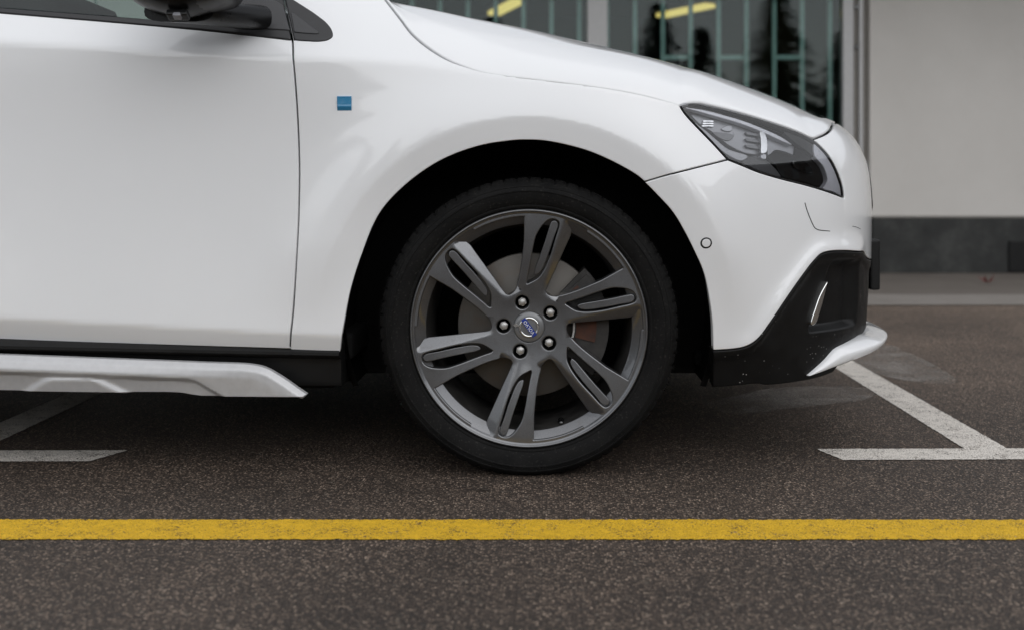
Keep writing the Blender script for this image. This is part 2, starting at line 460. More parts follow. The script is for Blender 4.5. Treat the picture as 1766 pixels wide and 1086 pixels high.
# ================================================================== SETTING
def sheet(name, pts, z, mat, label=None, thick=0):
    V = [(x, y, z) for x, y in pts]; o = mesh(name, V, [tuple(range(len(V)))], mat)
    if o.data.polygons[0].normal.z < 0: o.data.flip_normals()
    return tag(o, label, kind='structure')
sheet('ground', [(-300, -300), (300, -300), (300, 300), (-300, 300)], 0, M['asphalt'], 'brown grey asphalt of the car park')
def ragged(P, amp=.005, st=.008):
    out = []; rr = random.Random(11); n = len(P)
    for i in range(n):
        a, b = np.array(P[i]), np.array(P[(i + 1) % n]); L = np.linalg.norm(b - a); m = max(1, int(L / st)); d_ = (b - a) / L; nn = np.array((-d_[1], d_[0]))
        out += [tuple(a + (b - a) * k / m + nn * (rr.gauss(0, amp * .45) if k else 0)) for k in range(m)]
    return out
def tmark(name, xm, x0, x1, y, label):
    sl = .012; yy = lambda x: y + (x - xm) * sl; c = .035; hw = .052; t = .112
    P = [(x0 + c, yy(x0)), (x1 - c, yy(x1)), (x1, yy(x1) + t), (xm + hw, yy(xm + hw) + t), (xm + hw, 4.9), (xm - hw, 4.9), (xm - hw, yy(xm - hw) + t), (x0, yy(x0) + t)]
    if xm < 0: P[1] = (x1 - .05, yy(x1))
    sheet(name, ragged(P, .002, .007), .0018, M['white'], label)
sheet('yellow_line', ragged([(-4, -.448), (4, -.452), (4, -.329), (-4, -.325)], .0035, .006), .0018, M['yellow'], 'worn yellow line painted along the asphalt in front')
tmark('parking_line', 1.100, .690, 1.52, .160, 'white T shaped parking line beside the front bumper')
tmark('parking_line', -1.373, -1.79, -.965, .137, 'white T shaped parking line reaching under the sill')
def gnd(p, q):
    d_ = FP * CZ / (q - VY); return (CX + (p - VX) * d_ / FP, CY + d_)
sheet('worn_paint', [gnd(*p) for p in ((1425, 606), (1500, 592), (1550, 597), (1605, 625), (1658, 657), (1640, 664), (1560, 656), (1490, 640))], .0012, M['ghost'], 'faded smear of old white paint beyond the bumper')
sheet('worn_paint', [gnd(*p) for p in ((1190, 700), (1330, 668), (1440, 664), (1530, 672), (1490, 690), (1380, 702), (1270, 716))], .0009, M['ghost'], 'faded paint traces under the front bumper')
sheet('gutter_strip', [(-40, 3.62), (40, 3.62), (40, 4.22), (-40, 4.22)], .004, M['gutter'], 'pale concrete strip in front of the building')
sheet('pavement', [(-40, 4.222), (40, 4.222), (40, 6.3), (-40, 6.3)], .004, M['slab'], 'brownish pavement at the foot of the wall')

# ---- the building behind: glazed front on the left, rendered wall on the right
WY = 5.87
bld = tag(empty('building', (0, WY, 0)), 'beige rendered building with tall dark glazing and black stone plinth', 'building')
def bpart(name, lo, hi, mat, bevel=.004): 
    o = box(name, lo, hi, mat, None, bevel); o.parent = bld; o.matrix_parent_inverse = Matrix.Translation((0, -WY, 0)); return o
bpart('wall', (2.395, WY + .02, .41), (16, WY + .45, 3.4), M['wall'], .01)
x = 2.405
for k in range(11):
    wdt = 1.18 + .1 * random.random()
    o = bpart('plinth_stone', (x + .002, WY - .012 + .006 * random.random(), .003), (x + wdt - .002, WY + .4, .402), M['stone'], .006); x += wdt
bpart('plinth_cap', (2.40, WY - .002, .403), (16, WY + .4, .412), M['tan'], .002)
bpart('vent', (3.39, WY - .03, .012), (3.72, WY + .02, .235), M['plastic2'], .004)
for k in range(0): bpart('vent_slat', (3.41, WY - .038, .035 + k * .04), (3.70, WY - .028, .058 + k * .04), M['gloss'], .002)
# window frames
bpart('window_frame', (2.205, WY + .03, .0), (2.283, WY + .14, 2.62), M['alu'])
bpart('window_frame', (2.288, WY + .05, .0), (2.318, WY + .14, 2.62), M['tan'])
bpart('window_frame', (2.322, WY + .03, .0), (2.352, WY + .14, 2.62), M['alu'])
bpart('window_reveal', (2.354, WY + .06, .0), (2.394, WY + .3, 2.62), M['tan'])
for z in (1.92, 1.63): bpart('hinge', (2.294, WY + .022, z), (2.312, WY + .049, z + .03), M['gloss'], .002)
bpart('wall', (-16, WY + .02, .41), (-2.50, WY + .45, 3.4), M['wall'], .01)
for k in range(9): bpart('plinth_stone', (-2.505 - 1.25 * (k + 1) + .002, WY - .008, .003), (-2.505 - 1.25 * k - .002, WY + .4, .402), M['stone'], .006)
for xm in (.346, -1.50, -2.497): bpart('mullion', (xm, WY + .03, .0), (xm + .147, WY + .14, 2.62), M['alu'])
bpart('transom', (-2.349, WY + .032, 2.03), (2.204, WY + .10, 2.09), M['teal'])
bpart('window_head', (-2.499, WY + .02, 2.62), (2.395, WY + .45, 3.4), M['wall'], .01)
bpart('window_sill', (-2.499, WY + .0, .003), (2.204, WY + .2, .12), M['stone'], .006)
for x0, x1 in ((.495, 2.203), (-1.352, .345), (-2.349, -1.501)):
    bpart('window_pane', (x0, WY + .080, .121), (x1, WY + .088, 2.03), M['pane'], 0)
    bpart('window_pane', (x0, WY + .080, 2.09), (x1, WY + .088, 2.62), M['pane'], 0)
# steel grille bars close behind the glass
gy = WY + .17
for k in range(-16, 11):
    xb = .034 + (1095 + 48.0 * k - 939) * (gy + 2.53) / 2000
    if xb < -2.33: continue
    if xb > 2.19: break
    bpart('grille_bar', (xb - .017, gy - .015, .13), (xb + .017, gy + .015, 2.6), M['teal'], .004)
    if k % 2 == 1 and k < 7: bpart('grille_rail', (xb + .018, gy - .012, 1.565), (xb + .183, gy + .012, 1.60), M['teal'], .003)
# room behind the glass
bpart('room_floor', (-2.6, WY + .46, .0), (2.4, 13, .1), M['roomf'])
bpart('room_back_wall', (-2.6, 13, .0), (2.4, 13.2, 3.2), M['room'])
bpart('room_side_wall', (2.30, WY + .46, .1), (2.42, 13, 3.2), M['room'])
bpart('room_side_wall', (-2.72, WY + .47, .1), (-2.6, 13, 3.2), M['room'])
bpart('room_ceiling', (-2.6, WY + .47, 2.9), (2.4, 13, 3.0), M['room'])
bpart('canopy', (-16, WY - 1.35, 2.75), (16, WY + .02, 2.95), M['soffit'], .01)
bpart('roof', (-16, WY + .0, 3.42), (16, 13.4, 3.6), M['soffit'], .01)
bpart('rear_wall', (-16, 13.0, 0), (-2.75, 13.2, 3.4), M['wall'], .01)
bpart('rear_wall', (2.43, 13.0, 0), (16, 13.2, 3.4), M['wall'], .01)
def tubelamp(a, b, label):
    a, b = Vector(a), Vector(b); d_ = (b - a); L = d_.length
    root = empty('ceiling_lamp', a + d_ / 2, math.atan2(d_.y, d_.x))
    box('diffuser', (-L / 2, -.07, -.04), (L / 2, .07, .0), M['lamp'], root, .012)
    box('lamp_body', (-L / 2 - .02, -.085, .001), (L / 2 + .02, .085, .05), M['alu'], root, .008)
    box('hanger', (-.01, -.01, .05), (.01, .01, 2.9 - (a.z + b.z) / 2), M['alu'], root)
    tag(root, label, 'lamp', 'yellow tube lamps inside the building')
tubelamp(at(1140, 29, 9.6), at(1225, 2, 8.9), 'yellow tube lamp behind the glass right of the mullion')
tubelamp(at(852, 26, 9.4), at(893, -6, 8.6), 'short yellow tube lamp glowing behind the glass above the hood')

# ---- conifers and hedge across the car park (the panes mirror most; left firs are added for darker reflections)
def conifer(x, y, h, r, label, seed):
    rg = random.Random(seed); root = empty('fir_tree', (x, y, 0))
    tube('trunk', [(0, 0, 0), (0, 0, h * .5), (0, 0, h * .97)], [.03 * h, .018 * h, .004 * h], M['bark'], root, 8)
    V = []; F = []; n = int(h * 9)
    for k in range(n):
        t = k / n; z = h * (.10 + .88 * t); rad = r * (1 - t) ** .85 * rg.uniform(.8, 1.12) + .06
        for j in range(13):
            a = rg.uniform(0, 2 * math.pi); ca, sa = math.cos(a), math.sin(a); L = rad * rg.uniform(.7, 1.1)
            m = max(3, int(L / .16))
            for q in range(m):
                f = (q + .5) / m; px_, py_ = ca * L * f, sa * L * f; pz = z - .28 * L * f * f - .02
                s = .17 * (1.1 - .5 * f) * rg.uniform(.8, 1.3)
                for e in (-1, 1, 0):
                    b = a + e * rg.uniform(.5, 1.0); tx, ty = px_ + math.cos(b) * s * 1.5, py_ + math.sin(b) * s * 1.5
                    i = len(V); V += [(px_ - sa * .05, py_ + ca * .05, pz + .02), (px_ + sa * .05, py_ - ca * .05, pz), (tx, ty, pz - s * rg.uniform(.2, .7))]; F.append((i, i + 1, i + 2))
    mesh('crown', V, F, M['needle'], root)
    tag(root, label, 'tree', 'firs across the car park mirrored in the glazing')
for i, (x, y, h, r, lb) in enumerate([
    (1.2, -21, 5.2, 1.5, 'short fir mirrored nearest the pale mullion'), (3.4, -20, 6.6, 1.5, 'tall fir mirrored left of the second window bay'),
    (5.0, -22.5, 6.2, 1.3, 'slim fir mirrored in the middle of the second window bay'), (7.0, -20.5, 7.4, 1.7, 'tallest fir mirrored towards the aluminium frame'),
    (9.4, -22, 6.0, 1.6, 'broad fir mirrored at the edge of the window'), (-1.6, -21.5, 6.4, 1.7, 'fir mirrored behind the hood edge'),
    (-4.4, -23, 7.0, 1.8, 'fir standing far to the left of the car park'), (-7.6, -21, 6.2, 1.7, 'fir second from the left across the car park'),
    (13.5, -23, 7.2, 1.8, 'fir standing far to the right of the car park'), (-19.5, -16, 7.2, 1.9, 'added unseen fir at the left corner, darkening the door'), (-20, -10.5, 6.8, 1.8, 'added unseen middle fir on the left side, darkening the door'), (-20, -5, 7.3, 1.9, 'added unseen last fir on the left side, darkening the door'), (-11, -22, 6.8, 1.9, 'leftmost fir across the car park')]):  # the three left-side firs are added unseen to darken the door
    conifer(x, y, h * .95, r * 1.6, lb, i + 3)
nb = tag(empty('added_dark_building', (17.5, -9, 0)), 'added unseen brown brick building on the right, darkening reflections', 'building')  # added out of view so lens and paint mirror an even dark
def npart(name, lo, hi, mat, bevel=.01):
    o = box(name, lo, hi, mat, None, bevel); o.parent = nb; o.matrix_parent_inverse = Matrix.Translation((-17.5, 9, 0)); return o
npart('wall', (17.6, -24, 0), (26, 6, 6.4), M['brown'])
npart('roof', (17.2, -24.4, 6.4), (26.4, 6.4, 6.75), M['soffit'])
for zz in (.9, 3.9):
    for k in range(9):
        y0 = -23 + k * 3.2; w_ = npart('window', (17.55, y0, zz), (17.66, y0 + 1.5, zz + 1.5), M['gloss']); npart('window_ledge', (17.48, y0 - .05, zz - .08), (17.6, y0 + 1.55, zz - .005), M['soffit'])
V = []; F = []; rg = random.Random(5)  # hedge made taller and run round the left to darken low reflections
for k in range(26000):
    q = rg.uniform(0, 74); th = rg.uniform(0, 1.0); hz = rg.uniform(.02, 1) ** .8 * (2.9 + .25 * math.sin(q * 1.3) + .15 * math.sin(q * 3.7))
    if 34 < q < 56: continue
    p = Vector((-17 + q, -18.4 - th, hz)) if q < 35 else Vector((-17 - th, -18.4 + (q - 56), hz))
    n_ = Vector((rg.gauss(0, 1), rg.gauss(0, 1), rg.gauss(0, 1))).normalized()
    a = n_.orthogonal().normalized() * .13; b = n_.cross(a); i = len(V); V += [p + a, p + b * .6, p - a, p - b * .6]; F.append((i, i + 1, i + 2, i + 3))
tag(mesh('hedge', V, F, M['hedge']), 'clipped green hedge across the car park, raised and extended to darken reflections', 'hedge', kind='stuff')

# ================================================================== CAR
# ---- body surface: a plan curve (side running round into the nose) pushed in by a height profile
YC = 0.88                                                # centre line of the car
_pl = np.array([(-.1, 0), (.05, 0), (.2, .0005), (.32, .008), (.45, .032), (.58, .078), (.68, .140), (.765, .225), (.83, .33), (.878, .46), (.912, .60), (.932, .74), (.938, .88), (.932, 1.02)])
_ps = np.concatenate([[0], np.cumsum(np.linalg.norm(np.diff(_pl, axis=0), axis=1))]) - .1
PX, PY = Spline(_ps, _pl[:, 0]), Spline(_ps, _pl[:, 1])
S_CL = float(_ps[-2])
ZS = Spline([-1.2, -.52, -.20, -.09, .24, .345, .5, .62, .75, 1.0, 1.4], [.957, .917, .896, .881, .838, .817, .788, .768, .765, .775, .79])      # shoulder line
T_DOOR = Spline([0, .08, .25, .5, .75, .92, 1.0], [.010, .0135, .020, .023, .018, .0115, .010])
T_FEND = Spline([0, .2, .45, .7, .85, 1.0], [.024, .013, .005, .007, .015, .027])
O_NOSE = Spline([.12, .2, .3, .4, .5, .58, .64, .69, .73, .76, .785, .82], [.035, .018, .007, .002, .0, .0, .004, .012, .027, .046, .072, .125])
def offs(s, z):
    zs = ZS(s); zc = .311 - (np.minimum(s, .3) + .52) * .05
    t = (z - zc) / (zs - zc); tc = np.clip(t, 0, 1)
    wf = smooth(s, -.5, -.02)
    o = T_DOOR(tc) * (1 - wf) + T_FEND(tc) * wf
    o = o + .42 * softplus(zc - z, .003)
    q = softplus(z - zs, .0035)
    wq = smooth(s, -.6, -.25)
    o = o + q * (.62 * (1 - wq) + wq * .60) + wq * 1.6 * q * q
    o = o + .022 * np.minimum(s + .25, 0)**2 * smooth(s, -1.9, -1.5) + 0 * z
    wn = smooth(s, .34, .80)
    o = o * (1 - wn) + O_NOSE(z) * wn
    # wheel-arch flare
    r = np.hypot(s + .002, z - .323); ph = np.arctan2(z - .323, s)
    amp = smooth(z, .30, .52) * np.where(s < 0, 1.0, smooth(s, .56, .40))
    rf = .462
    g = np.exp(-(np.maximum(r - rf, 0) / .105) ** 2)
    o = o - amp * (.020 * g - .25 * softplus(rf - r, .0018))
    return o
def body(s, z, din=0.0):
    s = np.asarray(s, float); z = np.asarray(z, float)
    e = 1e-3; flat = s < -.05
    X = np.where(flat, s, PX(s)); Y = np.where(flat, 0, PY(s))
    tx = np.where(flat, 1, (PX(s + e) - PX(s - e)) / (2 * e)); ty = np.where(flat, 0, (PY(s + e) - PY(s - e)) / (2 * e))
    l = np.hypot(tx, ty); nx, ny = ty / l, -tx / l
    o = offs(s, z) + din
    return np.stack([X - nx * o, Y - ny * o, z + 0 * X], -1)
def proj(P):
    k = FP / (P[..., 1] - CY); return np.stack([VX + (P[..., 0] - CX) * k, VY - (P[..., 2] - CZ) * k], -1)
_gs, _gz = np.meshgrid(np.linspace(-1.9, S_CL - .25, 420), np.linspace(.1, 1.3, 220))
_gp = proj(body(_gs, _gz))
def inv(p, q, din=0.0):
    """surface parameters of the body point seen at photo pixel (p, q)"""
    d2 = (_gp[..., 0] - p)**2 + (_gp[..., 1] - q)**2; i = np.unravel_index(np.argmin(d2), d2.shape)
    x = np.array([_gs[i], _gz[i]]); tgt = np.array([p, q], float); best = (1e9, x)
    for _ in range(25):
        f = proj(body(x[0], x[1], din)) - tgt; n = float(np.linalg.norm(f))
        if n < best[0]: best = (n, x.copy())
        if n < .02: break
        e = 2e-4
        J = np.stack([(proj(body(x[0] + e, x[1], din)) - proj(body(x[0] - e, x[1], din))) / (2 * e), (proj(body(x[0], x[1] + e, din)) - proj(body(x[0], x[1] - e, din))) / (2 * e)], 1)
        st = np.linalg.lstsq(J, -f, rcond=1e-3)[0]; m = np.linalg.norm(st)
        x = x + st * min(1, .03 / max(m, 1e-9)); x[0] = min(x[0], S_CL)
    return best[1]
def tr(pts, din=0.0): return [inv(p, q, din) for p, q in pts]
def trc(pts, step=.01, din=0.0): return crv(tr(pts, din), step)

car = tag(empty('car', (0, 0, 0)), 'white hatchback with black lower cladding parked across the bays', 'car')

# ---- traced outlines
DOOR_GAP = trc([(500, 604), (504, 550), (509, 480), (513.5, 400), (515.5, 340), (516, 290), (514.5, 235), (511, 170), (507, 120), (505, 88), (504.5, 70)])
DOOR_GAP_UP = [inv(504.5, 70), inv(490, 0), inv(483, -35)]
HOOD_R = [(640, -34), (667, 3), (691, 34), (711, 60), (738, 83), (769, 102), (800, 114), (834, 123), (920, 134), (1000, 144), (1100, 161), (1171, 180)]
HOOD_EDGE = trc(HOOD_R)
LAMP_TOP = trc([(1171, 180), (1180, 177), (1197, 178), (1227, 184), (1267, 193), (1307, 204), (1347, 217), (1379, 229), (1403, 241)])
LAMP_LOW1 = trc([(1171, 180), (1181, 196), (1200, 217), (1229, 247), (1255.5, 276)])
LAMP_LOW2 = trc([(1255.5, 276), (1278, 285), (1307, 297), (1347, 309), (1387, 319), (1427, 331), (1456, 342)])
LAMP_R = trc([(1456, 342), (1454, 324), (1443, 292), (1427, 265), (1403, 241)])
FB_GAP = trc([(1111, 314.5), (1150, 303), (1200, 290), (1255.5, 276)])
ARCH_R = trc([(1111, 314.5), (1136, 340), (1160, 367), (1181, 402), (1195, 430), (1213, 471), (1223, 518), (1228, 557), (1229.5, 604)])
ARCH_L = trc([(1111, 314.5), (1100, 305), (1062, 283), (1011, 261), (943, 245), (905, 243), (875, 245), (824, 254), (759, 279), (698, 322), (655, 370), (625, 440), (606, 500), (595, 555), (588, 608)])
INSERT_TOP = trc([(1229.5, 604), (1260, 602), (1281, 598), (1295, 591), (1307, 580), (1325, 554), (1351, 515), (1375, 480), (1396, 452), (1410, 438), (1425, 433.5), (1450, 432.5), (1475, 434)])
e_ = INSERT_TOP[-1]
INSERT_TOP += crv([e_, (e_[0] + .06, e_[1] - .004), (e_[0] + .12, e_[1] - .022), (S_CL - .25, e_[1] - .04), (S_CL, e_[1] - .042)])[1:]
h_ = inv(1403, 241)
NOSE_TOP = crv([h_, inv(1425, 231.5), (h_[0] + .20, .786), (h_[0] + .32, .794), (S_CL - .12, .80), (S_CL, .80)])

def cat(*ls):
    out = []
    for l in ls:
        for p in l:
            if not out or np.linalg.norm(np.asarray(p) - out[-1]) > 1e-4: out.append(np.asarray(p, float))
    if np.linalg.norm(out[0] - out[-1]) < 1e-4: out.pop()
    return out
rev = lambda l: list(l)[::-1]
side = []   # parts repeated on the far side of the car
def bodypanel(name, loop, mat, **kw):
    o = panel(name, [loop], mat, car, kw.pop('surf', body), **kw); side.append(o); return o

bodypanel('front_fender', cat(DOOR_GAP, DOOR_GAP_UP, HOOD_EDGE, LAMP_LOW1, rev(FB_GAP), ARCH_L, [inv(588, 608), inv(500, 604)]), M['paint'], gap=.0017, lip=.0022, grid=.010)
DOOR_B = [inv(-300, 577), inv(0, 586.5), inv(250, 594.5), inv(500, 602)]
BELT = trc([(-300, -3), (0, 22), (341, 51), (504.5, 69)])
bodypanel('front_door', cat(DOOR_B, DOOR_GAP, rev(BELT), crv([inv(-300, -3), (-1.515, .75), (-1.51, .55), inv(-300, 577)])), M['paint'], gap=.0017, lip=.0022, grid=.011)
_itp = resample(np.array(INSERT_TOP), .0025)[:-int(np.linalg.norm(INSERT_TOP[-1] - INSERT_TOP[0]) / .0025)]
def edge_swell(s, z):
    s, z = np.broadcast_arrays(np.asarray(s, float), np.asarray(z, float)); sh = s.shape; s = s.ravel(); z = z.ravel()
    d2 = np.full(len(s), 9.0)
    for i in range(0, len(s), 4000): d2[i:i + 4000] = np.min((s[i:i + 4000, None] - _itp[None, :, 0])**2 + (z[i:i + 4000, None] - _itp[None, :, 1])**2, 1)
    return (.011 * np.exp(-d2 / .026**2) * smooth(s, .44, .56) * smooth(s, e_[0] + .10, e_[0] - .02)).reshape(sh)
bodypanel('front_bumper', cat(FB_GAP, LAMP_LOW2, LAMP_R, NOSE_TOP, [(S_CL, .6)], rev(INSERT_TOP), rev(ARCH_R)), M['paint'], surf=lambda s, z: body(s, z, -edge_swell(s, z)), gap=.0012, lip=.002, grid=.010)

# ---- hood: lofted from its shut line up to the centre line
lampt = [np.array(p) for p in LAMP_TOP]
EDGE = cat(HOOD_EDGE, lampt, NOSE_TOP)
EDGE = np.array(EDGE); cum = np.concatenate([[0], np.cumsum(np.linalg.norm(np.diff(EDGE, axis=0), axis=1))]); NW = 150
tt = np.linspace(0, cum[-1], NW); ED = np.stack([np.interp(tt, cum, EDGE[:, 0]), np.interp(tt, cum, EDGE[:, 1])], 1)
gapv = .0035 - .0100 * smooth(ED[:, 0], -.24, -.06) + .0095 * smooth(ED[:, 0], .33, .40)
proud = .0004 * smooth(ED[:, 0], -.24, -.06) * smooth(ED[:, 0], .42, .33)
ED[:, 1] += gapv
E3, su, sv, en = frame_of(body, ED); E3 = E3 + en * proud[:, None]
up = sv / np.linalg.norm(sv, axis=1)[:, None]
lam = np.linspace(0, 1, NW)
# crown rail of the hood (its skyline as measured), each point at its own depth
RAIL = np.array([(610, -15), (667, 1.5), (735, 15), (809.5, 30.5), (909, 50), (1009, 73), (1100, 94.5), (1198, 121), (1283, 148), (1368, 182), (1447, 220.5)], float)
rx_ = RAIL[:, 0]; RQ = Spline(rx_, RAIL[:, 1])
epx = proj(E3); iS = int(np.argmax(epx[:, 0] > 1444)) or NW - 1
ek = np.array([660, 700, 800, 1000, 1171, 1403, 1447.]); rk = np.array([622, 672, 790, 1010, 1190, 1395, 1447.])
RP = np.interp(np.maximum.accumulate(epx[:iS + 1, 0]), ek, rk); RP = np.convolve(np.pad(RP, 6, mode='edge'), np.ones(13) / 13, 'valid'); RP[-1] = 1447
R3 = np.zeros((NW, 3)); K3 = np.zeros((NW, 3)); TR = np.zeros((NW, 3))
for i in range(iS + 1):
    p = RP[i]; q = float(RQ(p)); y = .22 + .26 * float(smooth(p, 640, 1447)); R3[i] = at(p, q, y)
    ray = np.array(((p - VX) / FP, 1, (VY - q) / FP)); dy = YC - y; TR[i] = ray
    K3[i] = R3[i] + ray * dy * np.array((.5, 1, 1)) - np.array((0, 0, .11 * dy * dy))
for i in range(iS + 1, NW):
    f = (i - iS) / (NW - 1 - iS); K3[i] = K3[iS] * (1 - f) + E3[-1] * f; K3[i, 1] = YC
    R3[i] = E3[i] * .5 + K3[i] * .5 + np.array((0, 0, .010 * (1 - f))); TR[i] = (K3[i] - E3[i]); n_ = np.linalg.norm(TR[i]); TR[i] = TR[i] / n_ if n_ > 1e-6 else np.array((0, 1, 0))
for _ in range(3): 
    up = np.stack([np.convolve(np.pad(up[:, k], 5, mode='edge'), np.ones(11) / 11, 'valid') for k in range(3)], 1)
K3[-1] = E3[-1]; R3[-1] = E3[-1]
NVv = 84; HV = []
def herm(a, b, ta, tb, t): 
    return (2 * t**3 - 3 * t * t + 1) * a + (t**3 - 2 * t * t + t) * ta + (-2 * t**3 + 3 * t * t) * b + (t**3 - t * t) * tb
for i in range(NW):
    P0, P3 = E3[i], K3[i]; d1 = np.linalg.norm(R3[i] - P0); d2 = np.linalg.norm(P3 - R3[i])
    row = [P0 - en[i] * .012, P0 - en[i] * .003, P0 - en[i] * .0006 + up[i] * .0008]
    for k in range(1, NVv):
        t = k / (NVv - 1) * 2
        if t <= 1:
            rz = .0045 * float(smooth(ED[i, 0], .38, .10)) * math.exp(-math.sqrt((t - .50)**2 + .0012) / .13)
            row.append(herm(P0, R3[i], up[i] * d1 * .9, TR[i] * d1, max(t, .004)) + np.array((0, -rz, rz * .6)) * min(1, t / .15))
        else: row.append(herm(R3[i], P3, TR[i] * d2, np.array((0, d2, .02 * d2)), t - 1))
    HV += row
nr = NVv - 1 + 3; HF = []
for i in range(NW - 1):
    for j in range(nr - 1): HF.append((i * nr + j, (i + 1) * nr + j, (i + 1) * nr + j + 1, i * nr + j + 1))
hood = mesh('hood', HV, HF, M['paint'], car, smooth=True); side.append(hood)

# ---- black lower cladding of the bumper
def chrome_s(z): return CHB[0] + (z - CHB[1]) * (CHT[0] - CHB[0]) / (CHT[1] - CHB[1])
CHB, CHT = inv(1400, 560), inv(1425, 486)
SNI = inv(1478, 520)[0]; NB_ = inv(1440, 569)[1]; NT_ = inv(1440, 449)[1]
def clad(s, z):
    s = np.asarray(s, float); z = np.asarray(z, float)
    edge = np.interp(s, IT[:, 0], IT[:, 1])
    rim = .007 * smooth(edge - z, .030, .012)             # raised border along the white edge
    n = smooth(s - chrome_s(z), .0, .016) * smooth(z, NB_ - .004, NB_ + .014) * smooth(z, NT_ + .004, NT_ - .016)
    ledge = .026 * n * smooth(s, SNI + .03, SNI - .02)
    return body(s, z, .0055 - rim * .6 + ledge - edge_swell(s, z))
IT = np.array(sorted([tuple(p) for p in INSERT_TOP]))
INS_LOW = trc([(1228.5, 669), (1265, 666), (1307, 662.5), (1320, 664.5), (1360, 661), (1410, 652), (1437, 642)], din=.006)
e2 = INS_LOW[-1]
bodypanel('bumper_cladding', cat(INSERT_TOP, [(S_CL, .228)], crv([(S_CL, .228), (e2[0] + .3, .228), (e2[0] + .03, .222)])[:-1], rev(INS_LOW), [inv(1228.5, 669, .006), inv(1229.5, 604)]), M['plastic'], surf=clad, gap=.001, lip=.004, grid=.009, depth=.03)

# chrome fin beside the fog-lamp niche
def raised(h): return lambda s, z: body(s, z, -h)
FIN = tr([(1425.5, 486), (1422, 502), (1417, 522), (1411, 542), (1406, 556), (1401, 560.5), (1397, 558.5), (1398.5, 549), (1404, 532), (1411, 512), (1419, 496)])
bodypanel('fog_lamp_fin', crv(FIN, .003, True), M['chrome'], surf=raised(.004), grid=.004, lip=.0025, depth=.018)
# white skid lip under the nose
lt = trc([(1393, 647.5), (1410, 633), (1425, 619), (1440, 602), (1460, 591), (1484, 577)]); le = lt[-1]
lt = np.array(lt + crv([le, (le[0] + .08, .270), (le[0] + .16, .274), (le[0] + .30, .268), (S_CL, .262)])[1:])
s0 = lt[0][0]; pro = lambda s:   .002 + .047 * min(1, max(0, (s - s0) / .26)) ** 1.05 * (1 - .75 * float(smooth(s, s0 + .34, S_CL - .05)))
tip = np.array([(.675, .1975), (.714, .207), (.741, .2145), (.806, .2255), (.870, .2325), (.935, .2415), (1.0, .2440), (1.064, .2450), (S_CL, .2450)])
rings = []
for s in np.linspace(s0 + .002, S_CL, 60):
    zt = float(np.interp(s, lt[:, 0], lt[:, 1])); zp = min(float(np.interp(s, tip[:, 0], tip[:, 1])), zt - .001); p = pro(s); h = zt - zp
    g = min(1, (s - s0) / .10); prof = [(.02, zt - .002 * g), (.0, zt), (-.40 * p, zt - .14 * h), (-.80 * p, zt - .34 * h), (-.96 * p, zt - .48 * h), (-p, zt - .60 * h), (-1.0 * p, zt - .78 * h), (-.93 * p, zp), (-.75 * p, zp - .003 * g), (-.2 * p, zp - .006 * g), (.02, zp - .007 * g)]
    rings.append([body(s, z, o - .0015) for o, z in prof])
o = sweep('skid_lip', rings, M['paint'], car); side.append(o)
# number plate and grille on the nose
box('plate_holder', (.922, .63, .350), (.950, 1.13, .488), M['plastic2'], car, .006)
GR = [(S_CL - .34, .70), (S_CL - .32, .705), (S_CL, .72), (S_CL, .56), (S_CL - .30, .56), (S_CL - .36, .58)]
bodypanel('grille', crv(GR[:2], .02) + [np.array(p) for p in GR[2:]], M['gloss'], surf=raised(.004), grid=.02, lip=.005, depth=.03)

# parking sensor, washer cover grooves
def disc_loop(c, r, n=28): return [np.array((c[0] + r * math.cos(2 * math.pi * k / n), c[1] + r * math.sin(2 * math.pi * k / n))) for k in range(n)]
sc_ = inv(1217.8, 419.5)
sens = panel('parking_sensor', [disc_loop(sc_, .0125)], M['plastic2'], car, raised(.0004), grid=.004, lip=.0006, depth=.004)
panel('sensor_face', [disc_loop(sc_, .0092)], M['paint'], sens, raised(.0014), grid=.003, lip=.001, depth=.003)
def groove(name, pts, r=.0011):
    q = np.array(trc(pts, .004)); P = body(q[:, 0], q[:, 1], -.0001); tube(name, [tuple(p) for p in P], r, M['plastic2'], car, 6)
groove('washer_cover_seam', [(1388, 350), (1391, 361), (1395, 372), (1401, 386), (1405, 393), (1411, 396.5), (1420, 398), (1431, 399)])
groove('cover_seam', [(1470, 390.5), (1477, 392), (1484, 395.5)], .0007)

# fender badge
bc = inv(594, 179); hw_ = .0158
bq = [np.array(p) for p in ((bc[0] - hw_, bc[1] - hw_), (bc[0] + hw_, bc[1] - hw_), (bc[0] + hw_, bc[1] + hw_), (bc[0] - hw_, bc[1] + hw_))]
def badge_s(s, z):
    t = (z - bc[1]) / hw_; return body(s, z, -.0042 + .0035 * smooth(t, -.45, -1.0) - .0006 * np.exp(-((t + .38) / .08)**2))
panel('fender_badge', [bq], M['badge'], car, badge_s, grid=.0025, lip=.0012, depth=.006)

# ---- headlight
lamp = empty('headlight'); lamp.parent = car
LOOP = cat(LAMP_TOP, rev(LAMP_R), rev(LAMP_LOW2), rev(LAMP_LOW1))
def lensb(s, z): return body(s, z, -.0008)
LA = np.array(LOOP)
if area2(LA) < 0: LA = LA[::-1]
LA = resample(LA, .006)
def inset_loop(L, d_):
    b, s = left_normals(L); return L + b * (d_ * np.minimum(s, 1.6))[:, None]
gask = panel('gasket', [inset_loop(LA, .0012), inset_loop(LA, .0036)], M['plastic2'], lamp, lambda s, z: body(s, z, .0015), grid=.006, lip=.0008, depth=.01)
def bowl(s, z, d0=.03): 
    return body(s, z, d0)
panel('lens', [inset_loop(LA, .0016)], M['lens'], lamp, lensb, grid=.008, lip=.0015, depth=.004)
panel('housing', [inset_loop(LA, .0022)], M['lamp_grey'], lamp, lambda s, z: body(s, z, .055), grid=.010, lip=.002, depth=.001)
wall_rings = []
P0 = inset_loop(LA, .0026)
